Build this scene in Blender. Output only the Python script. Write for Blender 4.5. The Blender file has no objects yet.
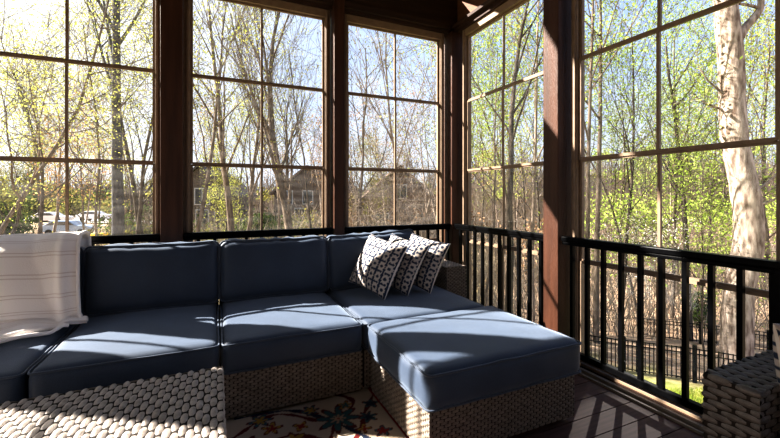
import bpy, math, random
import numpy as np
from mathutils import Vector, Matrix, Quaternion, noise as mnoise

scene = bpy.context.scene
COL = scene.collection
PI = math.pi

# ------------------------------------------------------------------ camera
YAW = math.radians(24.35)
FPX, CX, HY, CAMH = 384.6, 390.0, 195.5, 1.25
FWD = Vector((math.sin(YAW), math.cos(YAW), 0))
RGT = Vector((math.cos(YAW), -math.sin(YAW), 0))
cam_d = bpy.data.cameras.new('camera')
cam = bpy.data.objects.new('camera', cam_d); COL.objects.link(cam)
cam.location = (0, 0, CAMH); cam.rotation_euler = (PI/2, 0, -YAW)
cam_d.sensor_width = 36; cam_d.lens = FPX/780*36
cam_d.shift_y = -(219-HY)/780
cam_d.clip_start = 0.02; cam_d.clip_end = 600
scene.camera = cam

def at(px, d, py=None, z=None):
    """world point at view depth d in the direction of a column; height from row or z"""
    p = FWD*d + RGT*((px-CX)/FPX*d)
    p.z = z if z is not None else CAMH-(py-HY)/FPX*d
    return p

# ------------------------------------------------------------------ materials
def new_mat(name):
    m = bpy.data.materials.new(name); m.use_nodes = True
    nt = m.node_tree; b = nt.nodes['Principled BSDF']
    return m, nt, b

def L(nt, a, b): nt.links.new(a, b)

def noise_mat(name, c1, c2, scale=8, rough=.7, bump=0.0, bscale=60, detail=4, spec=.3, stretch=None, metallic=0.0):
    m, nt, b = new_mat(name)
    tc = nt.nodes.new('ShaderNodeTexCoord')
    mp = nt.nodes.new('ShaderNodeMapping'); L(nt, tc.outputs['Object'], mp.inputs[0])
    if stretch: mp.inputs['Scale'].default_value = stretch
    n = nt.nodes.new('ShaderNodeTexNoise'); n.inputs['Scale'].default_value = scale; n.inputs['Detail'].default_value = detail
    L(nt, mp.outputs[0], n.inputs['Vector'])
    cr = nt.nodes.new('ShaderNodeValToRGB')
    cr.color_ramp.elements[0].position = .35; cr.color_ramp.elements[1].position = .65
    cr.color_ramp.elements[0].color = (*c1, 1); cr.color_ramp.elements[1].color = (*c2, 1)
    L(nt, n.outputs['Fac'], cr.inputs[0]); L(nt, cr.outputs[0], b.inputs['Base Color'])
    b.inputs['Roughness'].default_value = rough
    b.inputs['Specular IOR Level'].default_value = spec
    b.inputs['Metallic'].default_value = metallic
    if bump:
        n2 = nt.nodes.new('ShaderNodeTexNoise'); n2.inputs['Scale'].default_value = bscale
        L(nt, mp.outputs[0], n2.inputs['Vector'])
        bp = nt.nodes.new('ShaderNodeBump'); bp.inputs['Strength'].default_value = bump; bp.inputs['Distance'].default_value = .01
        L(nt, n2.outputs['Fac'], bp.inputs['Height']); L(nt, bp.outputs[0], b.inputs['Normal'])
    return m

def fabric_mat(name, c1, c2, weave=420):
    m, nt, b = new_mat(name)
    tc = nt.nodes.new('ShaderNodeTexCoord')
    n = nt.nodes.new('ShaderNodeTexNoise'); n.inputs['Scale'].default_value = weave; n.inputs['Detail'].default_value = 2
    L(nt, tc.outputs['Object'], n.inputs['Vector'])
    n3 = nt.nodes.new('ShaderNodeTexNoise'); n3.inputs['Scale'].default_value = 5
    L(nt, tc.outputs['Object'], n3.inputs['Vector'])
    mx = nt.nodes.new('ShaderNodeMix'); mx.data_type = 'FLOAT'; mx.inputs[0].default_value = .35
    L(nt, n.outputs['Fac'], mx.inputs[2]); L(nt, n3.outputs['Fac'], mx.inputs[3])
    cr = nt.nodes.new('ShaderNodeValToRGB')
    cr.color_ramp.elements[0].position = .38; cr.color_ramp.elements[1].position = .62
    cr.color_ramp.elements[0].color = (*c1, 1); cr.color_ramp.elements[1].color = (*c2, 1)
    L(nt, mx.outputs[0], cr.inputs[0]); L(nt, cr.outputs[0], b.inputs['Base Color'])
    b.inputs['Roughness'].default_value = .6; b.inputs['Specular IOR Level'].default_value = .45
    b.inputs['Sheen Weight'].default_value = .35; b.inputs['Sheen Tint'].default_value = (.70, .82, 1, 1); b.inputs['Sheen Roughness'].default_value = .5
    bp = nt.nodes.new('ShaderNodeBump'); bp.inputs['Strength'].default_value = .25; bp.inputs['Distance'].default_value = .002
    L(nt, n.outputs['Fac'], bp.inputs['Height']); L(nt, bp.outputs[0], b.inputs['Normal'])
    return m

def attr_mat(name, rough=.9, weave=300):
    m, nt, b = new_mat(name)
    a = nt.nodes.new('ShaderNodeAttribute'); a.attribute_name = 'Col'
    L(nt, a.outputs['Color'], b.inputs['Base Color'])
    b.inputs['Roughness'].default_value = rough; b.inputs['Specular IOR Level'].default_value = .15
    tc = nt.nodes.new('ShaderNodeTexCoord')
    n = nt.nodes.new('ShaderNodeTexNoise'); n.inputs['Scale'].default_value = weave
    L(nt, tc.outputs['Object'], n.inputs['Vector'])
    bp = nt.nodes.new('ShaderNodeBump'); bp.inputs['Strength'].default_value = .3; bp.inputs['Distance'].default_value = .003
    L(nt, n.outputs['Fac'], bp.inputs['Height']); L(nt, bp.outputs[0], b.inputs['Normal'])
    return m

def leaf_mat(name, cols, trans=.45):
    m, nt, b = new_mat(name)
    nt.nodes.remove(b)
    g = nt.nodes.new('ShaderNodeNewGeometry')
    cr = nt.nodes.new('ShaderNodeValToRGB')
    while len(cr.color_ramp.elements) < len(cols): cr.color_ramp.elements.new(.5)
    for i, c in enumerate(cols):
        cr.color_ramp.elements[i].position = i/(len(cols)-1); cr.color_ramp.elements[i].color = (*c, 1)
    L(nt, g.outputs['Random Per Island'], cr.inputs[0])
    d = nt.nodes.new('ShaderNodeBsdfDiffuse'); t = nt.nodes.new('ShaderNodeBsdfTranslucent')
    L(nt, cr.outputs[0], d.inputs[0]); L(nt, cr.outputs[0], t.inputs[0])
    mx = nt.nodes.new('ShaderNodeMixShader'); mx.inputs[0].default_value = trans
    L(nt, d.outputs[0], mx.inputs[1]); L(nt, t.outputs[0], mx.inputs[2])
    L(nt, mx.outputs[0], nt.nodes['Material Output'].inputs[0])
    return m

def bark_mat(name, c1, c2, sc=5):
    return noise_mat(name, c1, c2, scale=sc, rough=.95, bump=.6, bscale=14, detail=6, spec=.1, stretch=(2.2, 2.2, .6))

def vinyl_mat():
    m, nt, b = new_mat('clear vinyl pane'); nt.nodes.remove(b)
    tr = nt.nodes.new('ShaderNodeBsdfTransparent'); tr.inputs[0].default_value = (.93, .94, .95, 1)
    gl = nt.nodes.new('ShaderNodeBsdfGlossy'); gl.inputs['Roughness'].default_value = .03
    lw = nt.nodes.new('ShaderNodeLayerWeight'); lw.inputs[0].default_value = .5      # facing = 1-cos, same from both sides
    pw = nt.nodes.new('ShaderNodeMath'); pw.operation = 'POWER'; pw.inputs[1].default_value = 5; L(nt, lw.outputs['Facing'], pw.inputs[0])
    fr = nt.nodes.new('ShaderNodeMath'); fr.operation = 'MULTIPLY_ADD'; fr.inputs[1].default_value = .8; fr.inputs[2].default_value = .03; L(nt, pw.outputs[0], fr.inputs[0])
    mx = nt.nodes.new('ShaderNodeMixShader')
    L(nt, fr.outputs[0], mx.inputs[0]); L(nt, tr.outputs[0], mx.inputs[1]); L(nt, gl.outputs[0], mx.inputs[2])
    # faint milky film with horizontal streaks
    df = nt.nodes.new('ShaderNodeBsdfTranslucent'); df.inputs[0].default_value = (.8, .8, .82, 1)
    tc = nt.nodes.new('ShaderNodeTexCoord'); mp = nt.nodes.new('ShaderNodeMapping'); mp.inputs['Scale'].default_value = (.7, .7, 6)
    L(nt, tc.outputs['Object'], mp.inputs[0])
    n = nt.nodes.new('ShaderNodeTexNoise'); n.inputs['Scale'].default_value = 3; n.inputs['Detail'].default_value = 5
    L(nt, mp.outputs[0], n.inputs['Vector'])
    mr = nt.nodes.new('ShaderNodeMapRange'); mr.inputs[1].default_value = .45; mr.inputs[2].default_value = .8
    mr.inputs[3].default_value = .008; mr.inputs[4].default_value = .05
    L(nt, n.outputs['Fac'], mr.inputs[0])
    m2 = nt.nodes.new('ShaderNodeMixShader')
    L(nt, mr.outputs[0], m2.inputs[0]); L(nt, mx.outputs[0], m2.inputs[1]); L(nt, df.outputs[0], m2.inputs[2])
    L(nt, m2.outputs[0], nt.nodes['Material Output'].inputs[0])
    return m

M = {}
M['post'] = noise_mat('dark stained timber', (.042, .0150, .0075), (.075, .029, .015), scale=3, rough=.50, bump=.35, bscale=40, stretch=(6, 6, .5))
M['ceiling'] = noise_mat('dark ceiling planks', (.040, .018, .011), (.065, .030, .018), scale=3, rough=.6, bump=.3, bscale=30, stretch=(8, .5, 8))
M['header'] = noise_mat('dark header boards', (.030, .014, .010), (.048, .022, .014), scale=3, rough=.6, bump=.3, bscale=30, stretch=(.5, .5, 8))
M['frieze'] = noise_mat('cedar frieze boards', (.12, .050, .024), (.17, .075, .036), scale=3, rough=.6, bump=.2, bscale=30, stretch=(.5, .5, 8))
M['frame'] = noise_mat('bronze window frame', (.21, .150, .105), (.25, .185, .135), scale=20, rough=.5)
M['sill'] = noise_mat('light sill track', (.22, .18, .14), (.28, .23, .18), scale=20, rough=.45)
M['rail'] = noise_mat('black metal', (.0025, .0025, .003), (.004, .004, .0045), scale=30, rough=.32, spec=.04)
M['vinyl'] = vinyl_mat()
M['siding'] = noise_mat('house siding', (.16, .13, .10), (.20, .16, .12), scale=4, rough=.8, stretch=(.4, .4, 9))
M['navy'] = fabric_mat('navy cushion fabric', (.024, .038, .068), (.042, .064, .108))
M['piping'] = fabric_mat('navy piping', (.030, .042, .068), (.050, .068, .105))
M['wicker_light'] = noise_mat('light grey wicker', (.33, .285, .25), (.50, .44, .40), scale=38, rough=.42, bump=.3, bscale=220, spec=.5)
M['wicker'] = noise_mat('grey brown wicker', (.17, .135, .108), (.28, .235, .195), scale=38, rough=.42, bump=.3, bscale=220, spec=.5)
M['wicker_dark'] = noise_mat('dark grey wicker', (.105, .092, .083), (.17, .153, .14), scale=38, rough=.42, bump=.3, bscale=220, spec=.5)
M['wicker_back'] = noise_mat('dark gap behind weave', (.016, .012, .010), (.028, .021, .017), scale=20, rough=.9)
M['throw'] = None
M['attr'] = attr_mat('printed pillow cotton')
M['rug'] = attr_mat('woven rug wool', weave=500)
M['bark_grey'] = bark_mat('blue grey bark', (.060, .060, .066), (.12, .118, .125))
M['bark_dark'] = bark_mat('dark bark', (.050, .042, .036), (.12, .098, .080))
M['bark_tan'] = bark_mat('pale tan bark', (.16, .125, .100), (.36, .30, .255))
M['bark_mid'] = bark_mat('brown bark', (.085, .068, .054), (.20, .16, .13))
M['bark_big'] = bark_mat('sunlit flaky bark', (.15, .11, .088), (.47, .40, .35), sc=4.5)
M['leaf_yellow'] = leaf_mat('yellow green spring leaf', [(.48, .47, .12), (.37, .42, .10), (.58, .54, .19), (.28, .34, .08)])
M['leaf_green'] = leaf_mat('fresh green leaf', [(.33, .45, .09), (.45, .54, .15), (.24, .35, .06), (.52, .56, .19)])
M['leaf_olive'] = leaf_mat('olive leaf', [(.17, .17, .05), (.28, .25, .07), (.11, .13, .04), (.34, .29, .10)])
M['leaf_dark'] = leaf_mat('evergreen leaf', [(.05, .085, .025), (.10, .14, .04), (.035, .06, .02), (.16, .20, .05)])
M['leaf_rust'] = leaf_mat('rust bud', [(.34, .17, .08), (.42, .25, .10), (.26, .15, .08), (.46, .32, .14)])
M['blossom'] = leaf_mat('white blossom', [(.75, .72, .65), (.85, .83, .78), (.65, .62, .50)])
M['twig'] = leaf_mat('dry twig', [(.33, .275, .215), (.22, .18, .14), (.46, .41, .34), (.27, .22, .17)], .15)
M['twig_dark'] = leaf_mat('dark twig', [(.17, .14, .105), (.11, .09, .07), (.24, .20, .16)], .15)
M['litter_leaf'] = leaf_mat('fallen leaf', [(.26, .16, .09), (.34, .23, .14), (.18, .11, .07)], .1)
M['yellow_flower'] = leaf_mat('yellow flower', [(.85, .62, .03), (.75, .50, .02), (.9, .72, .1)])
M['red_leaf'] = leaf_mat('red leaf', [(.5, .09, .05), (.6, .20, .12), (.4, .12, .08)])
M['grass'] = leaf_mat('grass blade', [(.20, .28, .04), (.32, .36, .07), (.40, .36, .12)])

# ------------------------------------------------------------------ mesh builder
class MB:
    def __init__(s): s.v = []; s.f = []
    def add(s, vs, fs):
        o = len(s.v); s.v.extend([tuple(p) for p in vs]); s.f.extend([tuple(i+o for i in q) for q in fs])
    def box(s, x0, x1, y0, y1, z0, z1):
        vs = [(x, y, z) for x in (x0, x1) for y in (y0, y1) for z in (z0, z1)]
        s.add(vs, [(0,1,3,2), (4,6,7,5), (0,4,5,1), (2,3,7,6), (0,2,6,4), (1,5,7,3)])
    def tube(s, pts, rad, n=6, closed=False, cap=True):
        pts = [Vector(p) for p in pts]; k = len(pts)
        if not hasattr(rad, '__len__'): rad = [rad]*k
        vs = []; ref = None
        for i, p in enumerate(pts):
            if closed: t = pts[(i+1) % k]-pts[i-1]
            else: t = pts[min(i+1, k-1)]-pts[max(i-1, 0)]
            if t.length < 1e-9: t = Vector((0, 0, 1))
            t.normalize()
            if ref is None:
                ref = t.orthogonal()
            ref = ref - t*ref.dot(t)
            if ref.length < 1e-6: ref = t.orthogonal()
            ref.normalize(); b = t.cross(ref)
            for j in range(n):
                a = 2*PI*j/n
                vs.append(p+(ref*math.cos(a)+b*math.sin(a))*rad[i])
        fs = []
        for i in range(k if closed else k-1):
            i2 = (i+1) % k
            for j in range(n):
                j2 = (j+1) % n
                fs.append((i*n+j, i*n+j2, i2*n+j2, i2*n+j))
        if cap and not closed:
            fs.append(tuple(range(n))[::-1]); fs.append(tuple((k-1)*n+j for j in range(n)))
        s.add(vs, fs)
    def grid(s, fn, nu, nv):
        vs = [fn(i/nu, j/nv) for j in range(nv+1) for i in range(nu+1)]
        w = nu+1
        s.add(vs, [(j*w+i, j*w+i+1, (j+1)*w+i+1, (j+1)*w+i) for j in range(nv) for i in range(nu)])
    def prism(s, poly, off):
        """poly: list of 3D points, extruded by vector off"""
        n = len(poly); off = Vector(off)
        vs = [Vector(p) for p in poly]+[Vector(p)+off for p in poly]
        fs = [tuple(range(n))[::-1], tuple(range(n, 2*n))]
        for i in range(n): fs.append((i, (i+1) % n, (i+1) % n+n, i+n))
        s.add(vs, fs)
    def sphere(s, c, r, nu=10, nv=6, sc=(1,1,1)):
        c = Vector(c)
        s.grid(lambda u, v: c+Vector((r*sc[0]*math.cos(2*PI*u)*math.sin(PI*v), r*sc[1]*math.sin(2*PI*u)*math.sin(PI*v), -r*sc[2]*math.cos(PI*v))), nu, nv)
    def build(s, name, mat, parent=None, org=None, smooth=False, bevel=0):
        """vertices are world coordinates; org is the origin they are stored about"""
        if org is None:
            if parent is not None:
                org = ROOT.get(parent.name, Vector((0, 0, 0)))
            else:
                a = np.array(s.v); mn, mx = a.min(0), a.max(0)
                org = Vector(((mn[0]+mx[0])/2, (mn[1]+mx[1])/2, mn[2]))
        org = Vector(org)
        me = bpy.data.meshes.new(name)
        me.from_pydata([(p[0]-org.x, p[1]-org.y, p[2]-org.z) for p in s.v], [], s.f)
        me.update()
        if mat is not None: me.materials.append(mat)
        if smooth:
            me.polygons.foreach_set('use_smooth', [True]*len(me.polygons))
        o = bpy.data.objects.new(name, me); COL.objects.link(o)
        if parent is not None: o.parent = parent
        else: o.location = org
        ROOT[o.name] = org
        if bevel:
            md = o.modifiers.new('bevel', 'BEVEL'); md.width = bevel; md.segments = 2; md.limit_method = 'ANGLE'
        return o
ROOT = {}

def tag(o, label=None, cat=None, group=None, kind=None):
    if label: o['label'] = label
    if cat: o['category'] = cat
    if group: o['group'] = group
    if kind: o['kind'] = kind
    return o
def empty(name, loc, label=None, cat=None, group=None):
    o = bpy.data.objects.new(name, None); COL.objects.link(o); o.location = loc
    o.empty_display_size = .1
    ROOT[o.name] = Vector(loc)
    return tag(o, label, cat, group)
def struct(name, mb, mat, parent=None, **k):
    o = mb.build(name, mat, parent, **k)
    if parent is None: o['kind'] = 'structure'
    return o
def dup(o, parent=None):
    c = o.copy(); COL.objects.link(c); c.parent = parent
    ROOT[c.name] = ROOT.get(o.name, Vector((0, 0, 0)))
    for ch in list(o.children): dup(ch, c)
    return c

# ------------------------------------------------------------------ the porch shell
XR, YB, XL, YF = 2.40, 3.56, -2.90, -1.60
ZM = [.05, .775, 1.51, 2.245, 2.93]          # sash levels
ZT = 3.43                                     # bottom of the gable glass
EAVE, PITCH, RIDGE = 3.62, .35, -.25
def roof_z(x): return EAVE+PITCH*(XR-x) if x > RIDGE else EAVE+PITCH*(XR-RIDGE)-PITCH*(RIDGE-x)

def mapper(side):
    if side == 'back': return lambda s, d, z: (s, YB+d, z)
    if side == 'right': return lambda s, d, z: (XR+d, s, z)
    if side == 'left': return lambda s, d, z: (XL-d, s, z)
def sbox(mb, side, s0, s1, d0, d1, z0, z1):
    f = mapper(side); a = f(s0, d0, z0); b = f(s1, d1, z1)
    mb.box(min(a[0], b[0]), max(a[0], b[0]), min(a[1], b[1]), max(a[1], b[1]), z0, z1)

# floor: deck boards running along x
m, nt, b = new_mat('red brown deck boards')
tc = nt.nodes.new('ShaderNodeTexCoord'); sx = nt.nodes.new('ShaderNodeSeparateXYZ'); L(nt, tc.outputs['Object'], sx.inputs[0])
n = nt.nodes.new('ShaderNodeTexNoise'); n.inputs['Scale'].default_value = 4; mp = nt.nodes.new('ShaderNodeMapping'); mp.inputs['Scale'].default_value = (1, 14, 1)
L(nt, tc.outputs['Object'], mp.inputs[0]); L(nt, mp.outputs[0], n.inputs['Vector'])
cr = nt.nodes.new('ShaderNodeValToRGB'); cr.color_ramp.elements[0].color = (.075, .030, .025, 1); cr.color_ramp.elements[1].color = (.14, .062, .050, 1)
cr.color_ramp.elements[0].position = .3; cr.color_ramp.elements[1].position = .7
L(nt, n.outputs['Fac'], cr.inputs[0]); L(nt, cr.outputs[0], b.inputs['Base Color']); b.inputs['Roughness'].default_value = .6
M['deck'] = m
mb = MB(); y = YF
while y < YB+.1:
    mb.box(XL-.1, XR+.1, y, min(y+.136, YB+.12), -.03, 0); y += .142
mb.box(XL-.1, XR+.1, YF, YB+.12, -.25, -.035)
struct('floor', mb, M['deck'])

# ceiling: two slopes with plank lines
mb = MB()
for xa, xb in ((RIDGE, XR+.25), (XL-.25, RIDGE)):
    n_ = 20
    for i in range(n_):
        x0 = xa+(xb-xa)*i/n_; x1 = xa+(xb-xa)*(i+.985)/n_
        mb.prism([(x0, YF-.1, roof_z(x0)), (x1, YF-.1, roof_z(x1)), (x1, YF-.1, roof_z(x1)+.02), (x0, YF-.1, roof_z(x0)+.02)], (0, YB-YF+.4, 0))
    mb.prism([(xa, YF-.1, roof_z(xa)+.021), (xb, YF-.1, roof_z(xb)+.021), (xb, YF-.1, roof_z(xb)+.14), (xa, YF-.1, roof_z(xa)+.14)], (0, YB-YF+.4, 0))
struct('ceiling', mb, M['ceiling'])

# wall headers, gable, frieze
mb = MB()
sbox(mb, 'back', XL-.1, XR+.1, -.04, .12, 3.0, ZT)
sbox(mb, 'back', XL-.1, XR-.11, -.075, -.041, 3.03, 3.09)
sbox(mb, 'back', XL-.1, XR+.1, -.02, .12, -.02, .03)
# rake boards under the ceiling slope
for sgn, xe in ((1, XR+.1), (-1, XL-.1)):
    mb.prism([(RIDGE, YB-.04, roof_z(RIDGE)), (xe, YB-.04, roof_z(xe)), (xe, YB-.04, roof_z(xe)-.13), (RIDGE, YB-.04, roof_z(RIDGE)-.13)], (0, .16, 0))
struct('wall_back', mb, M['header'])
for side in ('right', 'left'):
    mb = MB()
    sbox(mb, side, YF, YB-.041, -.04, .12, 3.0, 3.05); sbox(mb, side, YF, YB-.041, -.085, .12, 3.05, 3.08)
    sbox(mb, side, YF, YB-.05, -.02, .12, -.02, .03)
    struct('wall_'+side, mb, M['header'])
    mb = MB(); sbox(mb, side, YF, YB-.041, 0, .12, 3.081, EAVE+.02)
    struct('trim_%d' % (1 if side == 'right' else 2), mb, M['frieze'])
mb = MB(); mb.prism([(XL-.1, YF, -.02), (XR+.1, YF, -.02), (XR+.1, YF, EAVE-.04), (RIDGE, YF, roof_z(RIDGE)-.01), (XL-.1, YF, EAVE-.04)], (0, -.15, 0))
struct('wall_front', mb, M['siding'])
# posts
tn = 3
def post(x0, x1, y0, y1, z1):
    global tn
    mb = MB(); mb.box(x0, x1, y0, y1, -.015, z1)
    struct('trim_%d' % tn, mb, M['post'], bevel=.006); tn += 1
BAYS_B = [(-2.50, -1.86), (-1.57, -.44), (-.194, .936), (1.155, 2.20)]
BAYS_R = [(2.25, 3.36), (.885, 1.985), (-.36, .64)]
BAYS_L = [(2.30, 3.40), (.95, 2.05), (-.40, .70)]
for (a, b_) in ((-.395, -.24), (1.0, 1.10), (-1.79, -1.63)):
    post(a, b_, YB-.10, YB+.10, roof_z(max(abs(a-RIDGE), abs(b_-RIDGE))+RIDGE)-.02)
post(2.29, 2.50, YB-.10, YB+.12, 3.0)
post(XL-.12, -2.60, YB-.12, YB+.12, 3.0)
post(2.29, 2.50, 2.066, 2.208, 3.0)
post(2.29, 2.50, .68, .80, 3.0)
post(2.29, 2.50, -.60, -.45, 3.0)
for y0, y1 in ((2.10, 2.25), (.75, .90), (-.62, -.46)): post(XL-.12, XL+.10, y0, y1, 3.0)
# base kerb of the right and back wall
mb = MB()
mb.box(2.352, 2.378, YF, YB-.11, .0, .022); mb.box(2.305, 2.318, YF, YB-.11, 0, .014)
struct('baseboard_right', mb, M['sill'])

# windows
wn = 1
def window(side, s0, s1):
    global wn
    fb = MB(); fw = .047
    sbox(fb, side, s0-fw, s0, -.015, .07, .03, 3.0); sbox(fb, side, s1, s1+fw, -.015, .07, .03, 3.0)
    sbox(fb, side, s0, s1, -.015, .07, 2.93, 3.0); sbox(fb, side, s0, s1, -.015, .07, .03, .052)
    # slim inner stops
    sbox(fb, side, s0-fw*.55, s0-.006, -.026, -.0155, .04, 2.99); sbox(fb, side, s1+.006, s1+fw*.55, -.026, -.0155, .04, 2.99)
    fr = struct('window_%d' % wn, fb, M['frame'], bevel=.003); wn += 1
    for k in range(4):
        z0, z1 = ZM[k], ZM[k+1]; d0 = .006+.010*(k % 2); d1 = d0+.018
        sb = MB(); r = .016
        sbox(sb, side, s0+.001, s0+.02, d0, d1, z0+.001, z1-.001); sbox(sb, side, s1-.02, s1-.001, d0, d1, z0+.001, z1-.001)
        if k > 0: sbox(sb, side, s0+.02, s1-.02, d0, d1, z0-.004, z0+r)
        else: sbox(sb, side, s0+.02, s1-.02, d0, d1, z0+.001, z0+r)
        sbox(sb, side, s0+.02, s1-.02, d0, d1, z1-r, z1-.001+(.0 if k == 3 else .004))
        c = (s0+s1)/2; sbox(sb, side, c-.0085, c+.0085, d0, d1, z0+r, z1-r)
        so = sb.build('sash', M['frame'], fr)
        pb = MB(); f = mapper(side); dm = (d0+d1)/2
        pb.add([f(s0+.01, dm, z0+.005), f(s1-.01, dm, z0+.005), f(s1-.01, dm, z1-.005), f(s0+.01, dm, z1-.005)], [(0, 1, 2, 3)])
        pb.build('pane', M['vinyl'], so, org=ROOT[fr.name])
for s in BAYS_B: window('back', *s)
for s in BAYS_R: window('right', *s)
for s in BAYS_L: window('left', *s)
# gable transoms
for s0, s1 in ((-1.60, -.42), (-.215, .975), (1.12, 2.25)):
    pts = [(s0, ZT+.002)]
    if s0 < RIDGE < s1: pass
    zt = lambda x: roof_z(x)-.135
    pts = [(s0, ZT+.002), (s1, ZT+.002)]
    if zt(s1) > ZT+.05: pts.append((s1, zt(s1)))
    if s0 < RIDGE < s1: pts.append((RIDGE, zt(RIDGE)))
    if zt(s0) > ZT+.05: pts.append((s0, zt(s0)))
    cxm = sum(p[0] for p in pts)/len(pts); czm = sum(p[1] for p in pts)/len(pts)
    fb = MB(); n_ = len(pts); inner = []
    for p in pts:
        v = Vector((cxm-p[0], czm-p[1])); ln = v.length; v = v/ln*min(.05, ln*.3); inner.append((p[0]+v.x, p[1]+v.y))
    for i in range(n_):
        j = (i+1) % n_
        fb.prism([(pts[i][0], YB, pts[i][1]), (pts[j][0], YB, pts[j][1]), (inner[j][0], YB, inner[j][1]), (inner[i][0], YB, inner[i][1])], (0, .05, 0))
    fr = struct('window_%d' % wn, fb, M['frame']); wn += 1
    pb = MB(); pb.add([(p[0], YB+.025, p[1]) for p in inner], [tuple(range(n_))])
    pb.build('pane', M['vinyl'], fr)

# ------------------------------------------------------------------ railings
def railing(side, s0, s1, label, newel=False, phase=.06, top=.95):
    f = mapper(side); d = -.06
    base = Vector(f((s0+s1)/2, d, 0))
    root = empty('railing', base, label, 'railing', 'black metal railings along the porch windows')
    tb = MB(); sbox(tb, side, s0, s1, d-.03, d+.03, top-.035, top); sbox(tb, side, s0, s1, d-.02, d+.02, top-.06, top-.035)
    tb.build('top_rail', M['rail'], root, bevel=.006)
    bb = MB(); sbox(bb, side, s0, s1, d-.02, d+.02, .10, .14)
    bb.build('bottom_rail', M['rail'], root, bevel=.004)
    first = None; s = s0+phase
    while s < s1-.02:
        p = Vector(f(s, d, 0))
        if first is None:
            mb = MB(); mb.box(p.x-.0125, p.x+.0125, p.y-.0125, p.y+.0125, .14, top-.06)
            first = mb.build('baluster', M['rail'], root); p0 = p.copy()
        else:
            o = first.copy(); COL.objects.link(o); o.parent = root; o.location = p-p0
        s += .122
    if newel:
        mb = MB(); sbox(mb, side, s0-.001, s0+.06, d-.025, d+.025, .0, top-.002); mb.build('newel_post', M['rail'], root)
    for s in (s0+.25, (s0+s1)/2, s1-.25):
        pass
railing('back', -1.62, -.40, 'black metal railing behind the throw-covered left end of the sofa', phase=.055)
railing('back', -.235, .995, 'black metal railing behind the two middle sofa cushions', phase=.105)
railing('back', 1.105, 2.285, 'black metal railing behind the sofa corner cushion and patterned pillows')
railing('right', 2.215, 3.45, 'black metal railing beside the ottoman, between corner post and middle post')
railing('right', .81, 2.06, 'black metal railing in front of the woods, beside the wicker armchair', newel=True, phase=.075)
railing('left', 2.26, 3.43, 'black metal railing along the left side of the porch by the corner')
railing('left', .91, 2.09, 'black metal railing along the left side of the porch, middle section')

# ------------------------------------------------------------------ wicker
def weave(mb, O, U, V, N, w, h, pu, pv, lift=.007, gap=.13, seg=5):
    """woven strands: each strand bulges out, neighbours in the next row are offset by half a period"""
    O, U, V, N = Vector(O), Vector(U).normalized(), Vector(V).normalized(), Vector(N).normalized()
    nv = max(1, round(h/pv)); pv = h/nv
    nu = max(1, round(w/pu)); pu = w/nu
    for j in range(nv):
        off = .5 if j % 2 else 0
        for i in range(-1, nu+1):
            a0 = (i+off-.04)*pu; a1 = a0+pu*(1-gap)
            a0c, a1c = max(a0, 0), min(a1, w)
            if a1c-a0c < pu*.12: continue
            jit = random.uniform(-.06, .06)*pv; lf = lift*random.uniform(.8, 1.15)
            vs = []; fs = []
            for k in range(seg+1):
                s = a0c+(a1c-a0c)*k/seg; t = (s-a0)/(a1-a0)
                hgt = lf*(.08+.92*math.sin(PI*min(max(t, 0), 1))**.6); wf = .70+.30*math.sin(PI*min(max(t, 0), 1))**.5
                for q, (b_, hh) in enumerate(((-.62, -.35), (-.30, .75), (.12, 1), (.62, -.35))):
                    c = (j+.5+b_*wf)*pv+jit
                    vs.append(O+U*s+V*min(max(c, -.2*pv), h+.2*pv)+N*(hgt*hh if hh > 0 else hh*lf*.8))
            for k in range(seg):
                for q in range(3):
                    fs.append((k*4+q, (k+1)*4+q, (k+1)*4+q+1, k*4+q+1))
            mb.add(vs, fs)

def wicker_box(name, parent, x0, x1, y0, y1, z0, z1, faces, pu, pv, lift=.007, top=None, mat='wicker'):
    """woven box: core plus strands on the named faces"""
    core = MB(); i = lift*.35
    core.box(x0+i, x1-i, y0+i, y1-i, z0, z1-i)
    mb = MB(); H = z1-z0
    if 'f' in faces: weave(mb, (x0, y0+i, z0), (1,0,0), (0,0,1), (0,-1,0), x1-x0, H, pu, pv, lift)
    if 'b' in faces: weave(mb, (x0, y1-i, z0), (1,0,0), (0,0,1), (0,1,0), x1-x0, H, pu, pv, lift)
    if 'l' in faces: weave(mb, (x0+i, y0, z0), (0,1,0), (0,0,1), (-1,0,0), y1-y0, H, pu, pv, lift)
    if 'r' in faces: weave(mb, (x1-i, y0, z0), (0,1,0), (0,0,1), (1,0,0), y1-y0, H, pu, pv, lift)
    if 't' in faces:
        tu, tv = top or (pu, pv)
        if top and top[0] < 0: weave(mb, (x0, y0, z1-i), (1,0,0), (0,1,0), (0,0,1), x1-x0, y1-y0, -tu, tv, lift)
        else: weave(mb, (x0, y0, z1-i), (0,1,0), (1,0,0), (0,0,1), y1-y0, x1-x0, tu, tv, lift, .15)
    o = mb.build(name, M[mat], parent, smooth=True)
    c = core.build('frame_core', M['wicker_back'], o, org=ROOT[parent.name])
    return o

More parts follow.
